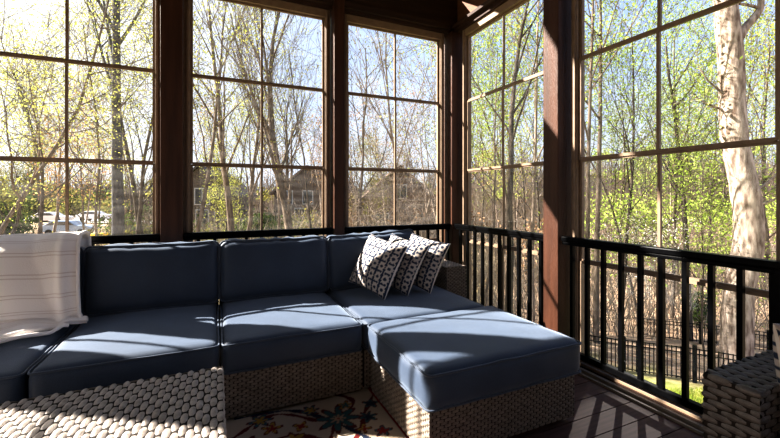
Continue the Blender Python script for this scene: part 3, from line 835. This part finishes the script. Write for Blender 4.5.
# third back window
T('tree', 'bent bare tree at the left side of the third window', 350, 16, 4, 21, 'bark_mid', 'leaf_yellow', 350, .045, .3, h=11, bare=.25, lean=(.12, 0), nb=10, wob=.10)
T('tree', 'pale straight trunk behind the middle bar of the third window', 394, 16, 4.5, 22, 'bark_tan', 'leaf_olive', 500, .045, .3, h=11, bare=.3, nb=9, wob=.05, ang=(20, 45))
T('tree', 'pale leaning trunk right of the middle bar of the third window', 405, 14, 3.6, 23, 'bark_tan', 'leaf_yellow', 500, .045, .3, h=11, bare=.3, lean=(.06, 0), nb=9, wob=.07, ang=(20, 45))
T('tree', 'slender bare tree near the corner post, right side of the third window', 428, 19, 4, 24, 'bark_tan', 'leaf_rust', 700, .05, .35, h=12, bare=.25, nb=10, wob=.06)
T('tree', 'yellow-budding small tree in the lower left of the third window', 375, 24, 2.4, 25, 'bark_mid', 'leaf_olive', 1600, .055, .4, h=7, bare=.15, nb=10)
T('bare_shrub', 'pale arching bare shrub low in the right half of the third window', 412, 13, 3.0, 26, 'bark_tan', h=5.2, bare=.12, lean=(-.25, 0), nb=13, up=.0, wob=.10, ang=(35, 75), cat='shrub', stems=[((-.5, 0), .9), ((.1, .1), 1.0), ((.45, 0), .8)])
T('bare_shrub', 'pale arching bare shrub low in the left half of the third window', 366, 15, 2.6, 27, 'bark_tan', h=4.6, bare=.12, nb=12, up=.0, wob=.10, ang=(35, 75), cat='shrub', stems=[((-.4, 0), .9), ((.3, .1), 1.0)])
# first right-wall window
T('tree', 'dark curved trunk in the middle of the window right of the corner', 509, 12, 8, 31, 'bark_dark', 'leaf_yellow', 500, .05, .3, h=13, bare=.42, lean=(-.02, 0), nb=8, wob=.06)
T('tree', 'thin grey tree near the corner post in the window right of the corner', 486, 15, 2.8, 32, 'bark_mid', 'leaf_yellow', 700, .045, .3, h=11, bare=.3, nb=8, wob=.04)
T('tree', 'tall thin tree left of the sunlit middle post', 533, 16, 4.2, 33, 'bark_tan', 'leaf_green', 2200, .055, .4, h=14, bare=.4, nb=9, wob=.03)
T('tree', 'bright leafing tree high in the window right of the corner', 522, 19, 3, 34, 'bark_mid', 'leaf_green', 4200, .065, .45, h=13, bare=.35, nb=12)
# big right window
T('tree', 'grey trunk against the left frame of the big right window', 586, 12, 5.2, 41, 'bark_mid', 'leaf_green', 700, .05, .4, h=13, bare=.5, nb=7, wob=.02)
T('tree', 'second grey trunk close to the left frame of the big right window', 596, 13.5, 6, 42, 'bark_mid', 'leaf_green', 900, .05, .4, h=14, bare=.5, nb=7, wob=.025)
T('tree', 'bright green leafing tree in the left half of the big right window', 621, 15, 4, 43, 'bark_dark', 'leaf_green', 2600, .05, .42, h=12, bare=.28, nb=10, wob=.05)
T('tree', 'thin leaning dark tree left of the middle bar of the big right window', 640, 17, 3, 44, 'bark_dark', 'leaf_green', 1300, .05, .4, h=12, bare=.3, lean=(-.1, 0), nb=8)
T('tree', 'dark trunk right of the middle bar of the big right window', 690, 15, 6, 45, 'bark_dark', 'leaf_green', 1700, .05, .4, h=12.5, bare=.38, nb=8, wob=.03)
T('tree', 'thin dark trunk beside the middle bar of the big right window', 672, 18, 3.6, 46, 'bark_mid', 'leaf_green', 1700, .05, .45, h=13, bare=.3, nb=8, wob=.04)
T('tree', 'green sapling in front of the big pale trunk', 705, 13, 2, 47, 'bark_mid', 'leaf_green', 2200, .045, .3, h=6.5, bare=.2, nb=10)
T('tree', 'green leafing tree behind the big pale trunk at the right photo edge', 772, 17, 4.5, 48, 'bark_mid', 'leaf_green', 2600, .05, .45, h=13, bare=.25, nb=9)
# dogwood
T('flowering_tree', 'white flowering dogwood beyond the railing at the left of the big right window', 618, 11, 1.8, 49, 'bark_mid', 'blossom', 520, .03, .08, h=4.3, bare=.72, up=-.04, nb=8, ang=(75, 95))

# the big pale trunk
DB = 11.0
cl = [(735, 362, 30), (737, 330, 26), (739, 290, 25), (748, 245, 24), (748, 215, 24), (743, 180, 23), (736, 148, 22), (732.5, 115, 22), (731, 60, 21), (727, 20, 20), (722, -30, 18), (716, -110, 15), (712, -220, 10)]
t = Tree(77)
pts = [at(x, DB, y) for x, y, w in cl]; pts[0].z = ground_z(pts[0].x, pts[0].y)-.1
fine = []; fr_ = []
for s in np.linspace(0, 1, 70):
    fine.append(Vector(catmull([tuple(p) for p in pts], s))); fr_.append(catmull([(w,) for _, _, w in cl], s)[0]/FPX*DB/2*(1+.07*mnoise.noise(Vector((s*30, 0, 0)))))
t.br.tube(fine, fr_, 14)
limb = [at(x, DB, y) for x, y in ((736, 44), (745, 28), (757, 14), (761, 2), (757, -30), (765, -90))]
t.br.tube([Vector(catmull([tuple(p) for p in limb], s)) for s in np.linspace(0, 1, 24)], list(np.linspace(.125, .05, 24)), 8)
limb2 = [at(x, DB, y) for x, y in ((759, 8), (748, 5), (735, 3), (715, -2), (690, -14))]
t.br.tube([Vector(catmull([tuple(p) for p in limb2], s)) for s in np.linspace(0, 1, 20)], list(np.linspace(.05, .02, 20)), 6)
for (x, y, dx, dz) in ((724, 110, -1.6, .25), (756, 190, 1.5, .6), (758, 205, 1.3, .25), (724, 95, -1.3, .9), (722, -20, -2.5, 2.2), (728, -40, 2.5, 2.5), (715, -120, -2, 3), (716, -150, 2, 3)):
    p = at(x, DB, y); t.grow(p, RGT*dx+Vector((0, 0, dz)), 1.2 if y > 0 else 4, .035 if y > 0 else .08, 2 if y > 0 else 1, 3, nb=6)
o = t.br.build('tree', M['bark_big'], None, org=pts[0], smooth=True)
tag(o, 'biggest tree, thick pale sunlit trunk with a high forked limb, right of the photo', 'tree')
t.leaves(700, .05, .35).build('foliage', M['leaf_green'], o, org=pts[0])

# distant woods: copies of a few prototypes
protos = []
for i, (bk, lf, nl, hh) in enumerate((('bark_mid', 'leaf_olive', 350, 13), ('bark_dark', 'leaf_yellow', 800, 14), ('bark_tan', 'leaf_rust', 350, 12), ('bark_mid', 'leaf_green', 900, 13), ('bark_dark', 'leaf_green', 700, 15))):
    t = Tree(200+i); t.grow((0, 0, 0), (0, 0, 1), hh, .13, 0, 3, .12, .06, 8, (20, 50), .35, (5, 4, 3, 3, 3))
    o = t.br.build('woodland_tree', M[bk], None, org=(0, 0, 0), smooth=True)
    t.leaves(nl*2, .06, .5).build('foliage', M[lf], o, org=(0, 0, 0)); protos.append(o)
rw = random.Random(5); used = [False]*5
ZONES = [(-60, 160, 'leftmost back window', 13, (0, 1, 2)), (190, 325, 'second back window', 9, (0, 2, 1)), (345, 445, 'third back window', 9, (0, 2, 0)), (465, 545, 'window right of the corner', 8, (0, 2, 1, 4)), (575, 790, 'big right-hand window', 15, (3, 4, 2, 1, 0, 4))]
for x0, x1, wname, cnt, kinds in ZONES:
    for q in range(cnt):
        px = x0+(x1-x0)*(q+rw.random())/cnt; d = rw.uniform(22, 50) if x0 > 460 else rw.uniform(26, 55)
        k = rw.choice(kinds)
        if not used[k]: o = protos[k]; used[k] = True
        else: o = dup(protos[k])
        p = at(px, d, z=0); o.location = (p.x, p.y, ground_z(p.x, p.y)-.05); o.rotation_euler = (0, 0, rw.uniform(0, 6.28))
        s = rw.uniform(.75, 1.25)
        s *= .8
        o.scale = (s, s, s*rw.uniform(.9, 1.15))
        tag(o, 'one of the slender trees of the far woods beyond the %s' % wname, 'tree', 'far woods beyond the %s' % wname)
for k in range(5):
    if not used[k]:
        for ch in list(protos[k].children): bpy.data.objects.remove(ch)
        bpy.data.objects.remove(protos[k])

# undergrowth, uncountable
def thicket(name, label, mat, n_, zone, dr, hr, wid, seed, lean=.35, zoff=0):
    R_ = random.Random(seed); v = []; f = []
    for _ in range(n_):
        px = R_.uniform(*zone); d = dr[0]+(dr[1]-dr[0])*R_.random()**1.3; p = at(px, d, z=0); z0 = ground_z(p.x, p.y)
        h = R_.uniform(*hr)*R_.random()**.5; p.z = z0+zoff*R_.random()
        tip = p+Vector((R_.gauss(0, lean)*h, R_.gauss(0, lean)*h, h))
        mid = (p+tip)/2+Vector((R_.gauss(0, .06)*h, R_.gauss(0, .06)*h, R_.gauss(0, .03)))
        w = wid*R_.uniform(.5, 1.3)*(d/20); sd = RGT*w
        for a, b_, wa, wb in ((p, mid, 1, .7), (mid, tip, .7, .25)):
            o = len(v); v += [a-sd*wa, a+sd*wa, b_+sd*wb, b_-sd*wb]; f.append((o, o+1, o+2, o+3))
        for q in range(3):
            s0 = p.lerp(tip, R_.uniform(.3, .9)); e = s0+Vector((R_.gauss(0, .3), R_.gauss(0, .3), R_.uniform(0, .4)))*h*.6
            o = len(v); v += [s0-sd*.5, s0+sd*.5, e+sd*.15, e-sd*.15]; f.append((o, o+1, o+2, o+3))
    mb = MB(); mb.v = [tuple(q) for q in v]; mb.f = f
    return tag(mb.build(name, M[mat], None), label, 'undergrowth', kind='stuff')
def specks(name, label, mat, n_, zone, dr, hr, size, seed, cat='undergrowth'):
    R_ = random.Random(seed); v = []; f = []
    cl_ = [(R_.uniform(*zone), dr[0]+(dr[1]-dr[0])*R_.random(), R_.uniform(*hr)) for _ in range(max(6, n_//130))]
    for _ in range(n_):
        px, d, h = R_.choice(cl_); p = at(px, d, z=0); p += Vector((R_.gauss(0, .8), R_.gauss(0, .8), 0)); p.z = ground_z(p.x, p.y)+max(.05, h+R_.gauss(0, .5))
        a = Vector((R_.gauss(0, 1), R_.gauss(0, 1), R_.gauss(0, 1))).normalized(); b_ = a.orthogonal(); c = a.cross(b_); sz = size*R_.uniform(.6, 1.4)*(d/20)
        o = len(v); v += [p-b_*sz, p+c*sz*.6, p+b_*sz, p-c*sz*.6]; f.append((o, o+1, o+2, o+3))
    mb = MB(); mb.v = [tuple(q) for q in v]; mb.f = f
    return tag(mb.build(name, M[mat], None), label, cat, kind='stuff')
thicket('brush', 'tangle of dry twigs on the woodland floor beyond the right-hand windows', 'twig', 5200, (455, 830), (15, 60), (1.0, 5.0), .020, 1)
thicket('brush', 'tangle of dry twigs and brush beyond the second and third back windows', 'twig', 4200, (170, 460), (19, 55), (.8, 4.0), .018, 2)
thicket('brush', 'low dry brush between the street and the leftmost back window', 'twig_dark', 1300, (-60, 160), (19, 40), (.3, 1.3), .018, 22)
thicket('brush', 'dark brush thicket right of the thick blue-grey trunk', 'twig_dark', 900, (112, 165), (22, 50), (.8, 4.0), .018, 23)
specks('shrubbery', 'low fresh green shrub leaves scattered through the woods on the right', 'leaf_green', 9000, (565, 830), (14, 40), (.3, 5.5), .055, 3)
specks('shrubbery', 'olive shrub leaves scattered behind the second window', 'leaf_olive', 4500, (105, 330), (22, 45), (.2, 1.7), .06, 4)
specks('shrubbery', 'olive shrub leaves at the far left beyond the street', 'leaf_olive', 6000, (-80, 120), (60, 72), (.3, 3.4), .05, 24)
specks('shrubbery', 'dark evergreen shrubs along the far side of the street at the left', 'leaf_dark', 5000, (-80, 160), (64, 76), (.3, 4.5), .06, 25)
specks('shrubbery', 'rusty brown shrub leaves scattered behind the third window', 'litter_leaf', 5000, (330, 560), (20, 45), (.2, 3.0), .06, 5)
specks('shrubbery', 'dark evergreen shrubbery between trunk and houses, left back windows', 'leaf_dark', 3500, (110, 330), (26, 45), (.2, 1.6), .07, 6)

thicket('treeline', 'hazy far line of bare woods behind the houses and street on the left', 'twig_dark', 4200, (-80, 470), (70, 95), (3, 10), .030, 12, lean=.16)
thicket('treeline', 'hazy far line of bare woods deep behind the right-hand windows', 'twig', 6500, (455, 830), (55, 95), (5, 13), .034, 13, lean=.14)
specks('treeline', 'hazy olive foliage of the far woods on the left', 'leaf_olive', 9000, (-80, 470), (58, 90), (.5, 7), .06, 14)
specks('treeline', 'hazy green foliage of the far woods on the right', 'leaf_green', 7000, (470, 830), (55, 90), (1, 12), .055, 15)

def shrub(name, label, px, d, mat, n_, rx, rz, size, seed, zc=None):
    R_ = random.Random(seed); p0 = at(px, d, z=0); p0.z = ground_z(p0.x, p0.y)
    st = MB()
    for _ in range(9):
        e = p0+Vector((R_.gauss(0, rx*.4), R_.gauss(0, rx*.4), rz*R_.uniform(.7, 1.2))); st.tube([p0, p0.lerp(e, .5)+Vector((0, 0, .05)), e], [.03, .02, .008], 4)
    o = st.build(name, M['bark_dark'], None, org=p0)
    tag(o, label, 'shrub')
    v = []; f = []
    for _ in range(n_):
        a = Vector((R_.gauss(0, 1), R_.gauss(0, 1), R_.gauss(0, 1))).normalized(); rr = R_.random()**.33
        p = p0+Vector((a.x*rx*rr, a.y*rx*rr, rz*.75+a.z*rz*.7*rr)); b_ = a.orthogonal(); b_.rotate(Quaternion(a, R_.uniform(0, 6.28))); c = a.cross(b_); sz = size*R_.uniform(.6, 1.3)
        k = len(v); v += [p-b_*sz, p+c*sz*.6, p+b_*sz, p-c*sz*.6]; f.append((k, k+1, k+2, k+3))
    mb = MB(); mb.v = [tuple(q) for q in v]; mb.f = f; mb.build('foliage', M[mat], o, org=p0)
shrub('shrub', 'bright green rounded shrub low at the left photo edge', 8, 24, 'leaf_yellow', 2600, 1.6, .75, .09, 1)
shrub('shrub', 'green shrub right of the shrub at the left photo edge', 36, 25, 'leaf_green', 1800, 1.2, .6, .09, 2)
shrub('shrub', 'dark evergreen bush at the far left behind the young tree', -6, 28, 'leaf_dark', 4500, 2.6, 2.6, .10, 3)
shrub('shrub', 'yellow flowering bush left of the thick blue-grey trunk', 101, 34, 'yellow_flower', 1500, 1.2, .55, .09, 4)
shrub('shrub', 'reddish low bush right of the thick blue-grey trunk', 131, 30, 'red_leaf', 900, 1.2, .55, .08, 5)
shrub('shrub', 'green bush behind the forked tree in the second window', 262, 28, 'leaf_dark', 3000, 1.8, 2.0, .09, 6)
shrub('shrub', 'dark holly bush beside the dark trunk, lower big right window', 699, 16, 'leaf_dark', 900, .55, 1.2, .05, 7)

# grass
R_ = random.Random(8); v = []; f = []
for _ in range(14000):
    px = R_.uniform(600, 830); d = R_.uniform(6.3, 9.0); p = at(px, d, z=0); p.z = ground_z(p.x, p.y)
    h = R_.uniform(.04, .12); a = R_.uniform(0, 6.28); w = Vector((math.cos(a), math.sin(a), 0))*.008
    t_ = p+Vector((R_.gauss(0, .03), R_.gauss(0, .03), h)); o = len(v); v += [p-w, p+w, t_]; f.append((o, o+1, o+2))
mb = MB(); mb.v = [tuple(q) for q in v]; mb.f = f
tag(mb.build('grass', M['grass'], None), 'sunlit lawn grass below the right-hand railing', 'grass', kind='stuff')

# ------------------------------------------------------------------ garden fences
def fence(label, pa, da, pb, db, h, pick, seed):
    A = at(pa, da, z=0); B = at(pb, db, z=0)
    n_ = int((B-A).length/pick); root = None; pk = 0
    pp = MB(); rb = MB(); posts = []
    base = (A+B)/2; base.z = ground_z(base.x, base.y)
    root = empty('garden_fence', base, label, 'fence')
    prev = None; first = None
    for i in range(n_+1):
        p = A.lerp(B, i/n_); p.z = ground_z(p.x, p.y)
        if i % 16 == 0:
            mb = MB(); mb.box(p.x-.035, p.x+.035, p.y-.035, p.y+.035, p.z-.1, p.z+h+.08); mb.build('post', M['rail'], root)
        else:
            pp.box(p.x-.009, p.x+.009, p.y-.009, p.y+.009, p.z+.06, p.z+h)
        if prev is not None:
            for zz in (.10, h-.14, h-.02):
                rb.tube([prev+Vector((0, 0, zz)), p+Vector((0, 0, zz))], .016, 4)
        prev = p
    rb.build('rail', M['rail'], root)
    po = pp.build('picket', M['rail'], root); po['kind'] = 'stuff'
fence('black metal picket fence around the lawn below the right-hand windows, nearer one', 560, 10.6, 840, 8.6, .86, .095, 1)
fence('black metal picket fence farther back, behind the big pale trunk', 640, 15.5, 840, 13.0, .75, .12, 2)

# ------------------------------------------------------------------ houses beyond the trees
M['stone'] = noise_mat('grey stone wall', (.13, .11, .09), (.24, .20, .165), scale=9, rough=.9)
M['brown_wall'] = noise_mat('brown clapboard', (.13, .095, .07), (.19, .14, .105), scale=5, rough=.9, stretch=(.3, .3, 9))
M['brick'] = noise_mat('orange brick', (.30, .13, .075), (.40, .20, .12), scale=9, rough=.9)
M['pale_wall'] = noise_mat('pale siding', (.48, .42, .34), (.58, .52, .44), scale=5, rough=.9)
M['shingle'] = noise_mat('grey shingles', (.085, .075, .068), (.14, .122, .108), scale=12, rough=.95)
M['shingle_b'] = noise_mat('brown shingles', (.10, .072, .055), (.16, .115, .09), scale=12, rough=.95)
M['trim_white'] = noise_mat('white trim', (.55, .54, .52), (.62, .61, .59), scale=5, rough=.7)
M['dark_glass'] = noise_mat('dark window glass', (.03, .035, .04), (.06, .07, .08), scale=1, rough=.15, spec=.6)
def house(label, px, d, w, dep, h, rh, wall, roof, yaw, wins, chimney=True, gable_front=True):
    p0 = at(px, d, z=0); p0.z = ground_z(p0.x, p0.y)-.2
    root = empty('house', p0, label, 'house')
    Rm = Matrix.Translation(p0) @ Matrix.Rotation(-YAW+yaw, 4, 'Z')
    def add(mb, name, mat, par): return xform(mb, Rm).build(name, mat, par, org=p0)
    mb = MB(); mb.box(-w/2, w/2, 0, dep, 0, h)
    mb.prism([(-w/2, 0, h), (w/2, 0, h), (0, 0, h+rh)], (0, dep, 0))
    wl = add(mb, 'wall', M[wall], root)
    mb = MB(); e = .4; k = rh/(w/2)
    for s in (-1, 1):
        mb.prism([(0, -e, h+rh+.05), (s*(w/2+e), -e, h-e*k+.05), (s*(w/2+e), -e, h-e*k+.28), (0, -e, h+rh+.28)], (0, dep+2*e, 0))
    add(mb, 'roof', M[roof], root)
    for (x, z, ww, hh) in wins:
        mb = MB(); mb.box(x-ww/2-.1, x+ww/2+.1, -.08, .02, z-.1, z+hh+.1); fr = add(mb, 'window', M['trim_white'], root)
        mb = MB(); mb.box(x-ww/2, x-.04, -.10, -.079, z, z+hh); mb.box(x+.04, x+ww/2, -.10, -.079, z, z+hh); add(mb, 'pane', M['dark_glass'], fr)
    if chimney:
        mb = MB(); mb.box(w*.22, w*.22+.9, dep*.4, dep*.4+.9, h, h+rh+.7); add(mb, 'chimney', M['brick'], root)
house('grey stone house with steep gable and white windows, lower left of the second window', 199, 36, 6.2, 9, 4.4, 2.5, 'stone', 'shingle', .15, [(.3, 3.5, 1.2, 1.4), (-1.4, .9, 1.0, 2.0), (.3, .9, 1.0, 2.0), (1.9, .9, .9, 1.8)], False)
house('brown house with wide roof and dormer windows, lower right of the second window', 308, 44, 8.4, 8, 4.6, 2.9, 'brown_wall', 'shingle_b', -.2, [(-2.5, 3.4, 1.1, 1.4), (0, 3.4, 1.1, 1.4), (2.4, 1.0, 1.1, 1.8), (-1, 1.0, 1.1, 1.8)])
house('brown gabled house behind bare branches in the third window', 400, 39, 8.6, 7, 3.6, 3.7, 'brown_wall', 'shingle_b', .1, [(-1.8, 1.0, 1.2, 1.6), (1.8, 1.0, 1.2, 1.6), (0, 4.2, 1.2, 1.3)], False)
house('orange brick house far off behind the window right of the corner', 538, 75, 5, 9, 5.0, 1.8, 'brick', 'shingle', .3, [(-1.3, 3.2, .9, 1.3), (1.3, 3.2, .9, 1.3), (0, 1.0, 1.0, 1.6)], False)
house('pale house far off by the left frame of the big right window', 594, 62, 6.5, 8, 5.6, 2.2, 'pale_wall', 'shingle', .2, [(-1.4, 3.2, 1.1, 1.5), (1.4, 3.2, 1.1, 1.5)], False)

# ------------------------------------------------------------------ street and parked cars at far left
m = noise_mat('pale asphalt', (.42, .40, .38), (.55, .53, .50), scale=2, rough=.95)
mb = MB(); A = at(-120, 66, z=0); B = at(190, 54, z=0); ax = (B-A).normalized(); nn = Vector((-ax.y, ax.x, 0))
def road(u, v):
    p = A.lerp(B, u)+nn*(v-.5)*6.5; p.z = ground_z(p.x, p.y)+.18; return p
mb.grid(road, 40, 2); r_ = mb.build('street', m, None); r_['kind'] = 'structure'
M['car_white'] = noise_mat('white car paint', (.75, .75, .76), (.8, .8, .8), scale=1, rough=.25, spec=.6)
M['car_blue'] = noise_mat('silver blue car paint', (.28, .36, .48), (.32, .40, .52), scale=1, rough=.25, spec=.6)
M['tyre'] = noise_mat('tyre rubber', (.012, .012, .012), (.02, .02, .02), scale=10, rough=.9)
def car(label, px, d, mat, yaw):
    p0 = at(px, d, z=0); p0.z = ground_z(p0.x, p0.y)+.2
    root = empty('car', p0, label, 'car'); Rm = Matrix.Translation(p0) @ Matrix.Rotation(-YAW+yaw, 4, 'Z')
    def add(mb, name, mt, **k): return xform(mb, Rm).build(name, mt, root, org=p0, **k)
    mb = MB(); side = [(-2.2, .35), (2.2, .35), (2.25, .75), (1.9, .92), (1.0, 1.0), (.35, 1.42), (-1.1, 1.45), (-1.9, 1.0), (-2.25, .9)]
    mb.prism([(x, -.85, z) for x, z in side], (0, 1.7, 0)); add(mb, 'body', M[mat], bevel=.08)
    mb = MB()
    for y0 in (-.862, .852): mb.prism([(.80, y0, 1.03), (.30, y0, 1.36), (-1.05, y0, 1.38), (-1.65, y0, 1.03)], (0, .01, 0))
    add(mb, 'side_window', M['dark_glass'])
    for x in (-1.35, 1.35):
        for y in (-.86, .70):
            mb = MB(); mb.tube([(x, y, .32), (x, y+.16, .32)], .32, 14); add(mb, 'wheel', M['tyre'])
car('white parked car on the street, far left beyond the young tree', 52, 52, 'car_white', .12)
car('silver blue parked car behind the middle bar of the leftmost window', 70, 38, 'car_blue', .2)
car('white parked car farthest right on the street, left of the thick trunk', 96, 56, 'car_white', .1)

# ------------------------------------------------------------------ light
SKY = 1.45
SUN = Vector((.84, -.54, -.65)).normalized()
def sun(name, d, strength, colr, ang):
    l = bpy.data.lights.new(name, 'SUN'); l.energy = strength; l.color = colr; l.angle = ang
    o = bpy.data.objects.new(name, l); COL.objects.link(o); o.rotation_euler = d.to_track_quat('-Z', 'Y').to_euler(); o.location = (-d*30)
sun('sun', SUN, 29.0, (1, .93, .83), math.radians(.6))
# added spot outside, standing in for sun the right-wall panes reflect onto the deck
tgt = Vector((1.90, 1.32, 0)); pos = tgt+Vector((.84, .54, .62)).normalized()*7.5
l = bpy.data.lights.new('glint_stand_in', 'SPOT'); l.energy = 950; l.color = (1, .93, .85); l.spot_size = math.radians(4.6); l.spot_blend = .5; l.shadow_soft_size = .03
o = bpy.data.objects.new('glint_stand_in', l); COL.objects.link(o); o.location = pos; o.rotation_euler = (tgt-pos).to_track_quat('-Z', 'Y').to_euler()
w = bpy.data.worlds.new('sky'); scene.world = w; w.use_nodes = True
nt = w.node_tree; bg = nt.nodes['Background']
tc = nt.nodes.new('ShaderNodeTexCoord'); sx = nt.nodes.new('ShaderNodeSeparateXYZ'); L(nt, tc.outputs['Generated'], sx.inputs[0])
rp = nt.nodes.new('ShaderNodeValToRGB'); els = [(0, (.10, .09, .07, 1)), (.02, (.78, .84, .93, 1)), (.30, (.50, .64, .92, 1)), (1, (.22, .38, .78, 1))]
while len(rp.color_ramp.elements) < len(els): rp.color_ramp.elements.new(.5)
for e_, (p_, c_) in zip(rp.color_ramp.elements, els): e_.position = p_; e_.color = c_
L(nt, sx.outputs[2], rp.inputs[0])
dt = nt.nodes.new('ShaderNodeVectorMath'); dt.operation = 'DOT_PRODUCT'; dt.inputs[1].default_value = tuple(-SUN); L(nt, tc.outputs['Generated'], dt.inputs[0])
gl = nt.nodes.new('ShaderNodeMapRange'); gl.inputs[1].default_value = .30; gl.inputs[2].default_value = 1.0; gl.inputs[3].default_value = 0; gl.inputs[4].default_value = 1; gl.interpolation_type = 'SMOOTHSTEP'
L(nt, dt.outputs['Value'], gl.inputs[0])
cn = nt.nodes.new('ShaderNodeTexNoise'); cn.inputs['Scale'].default_value = 2.2; cn.inputs['Detail'].default_value = 6; L(nt, tc.outputs['Generated'], cn.inputs['Vector'])
cm = nt.nodes.new('ShaderNodeMapRange'); cm.inputs[1].default_value = .45; cm.inputs[2].default_value = .75; cm.inputs[3].default_value = 0; cm.inputs[4].default_value = .45; L(nt, cn.outputs['Fac'], cm.inputs[0])
mxa = nt.nodes.new('ShaderNodeMix'); mxa.data_type = 'RGBA'; mxa.inputs[7].default_value = (.90, .93, .98, 1)
L(nt, cm.outputs[0], mxa.inputs[0]); L(nt, rp.outputs[0], mxa.inputs[6])
mxb = nt.nodes.new('ShaderNodeMix'); mxb.data_type = 'RGBA'; mxb.inputs[7].default_value = (1.15, 1.12, 1.05, 1)
L(nt, gl.outputs[0], mxb.inputs[0]); L(nt, mxa.outputs[2], mxb.inputs[6])
L(nt, mxb.outputs[2], bg.inputs[0]); bg.inputs[1].default_value = SKY

scene.view_settings.view_transform = 'Standard'
scene.view_settings.exposure = .06
scene.view_settings.gamma = .80
scene.cycles.caustics_reflective = False
scene.cycles.caustics_refractive = False
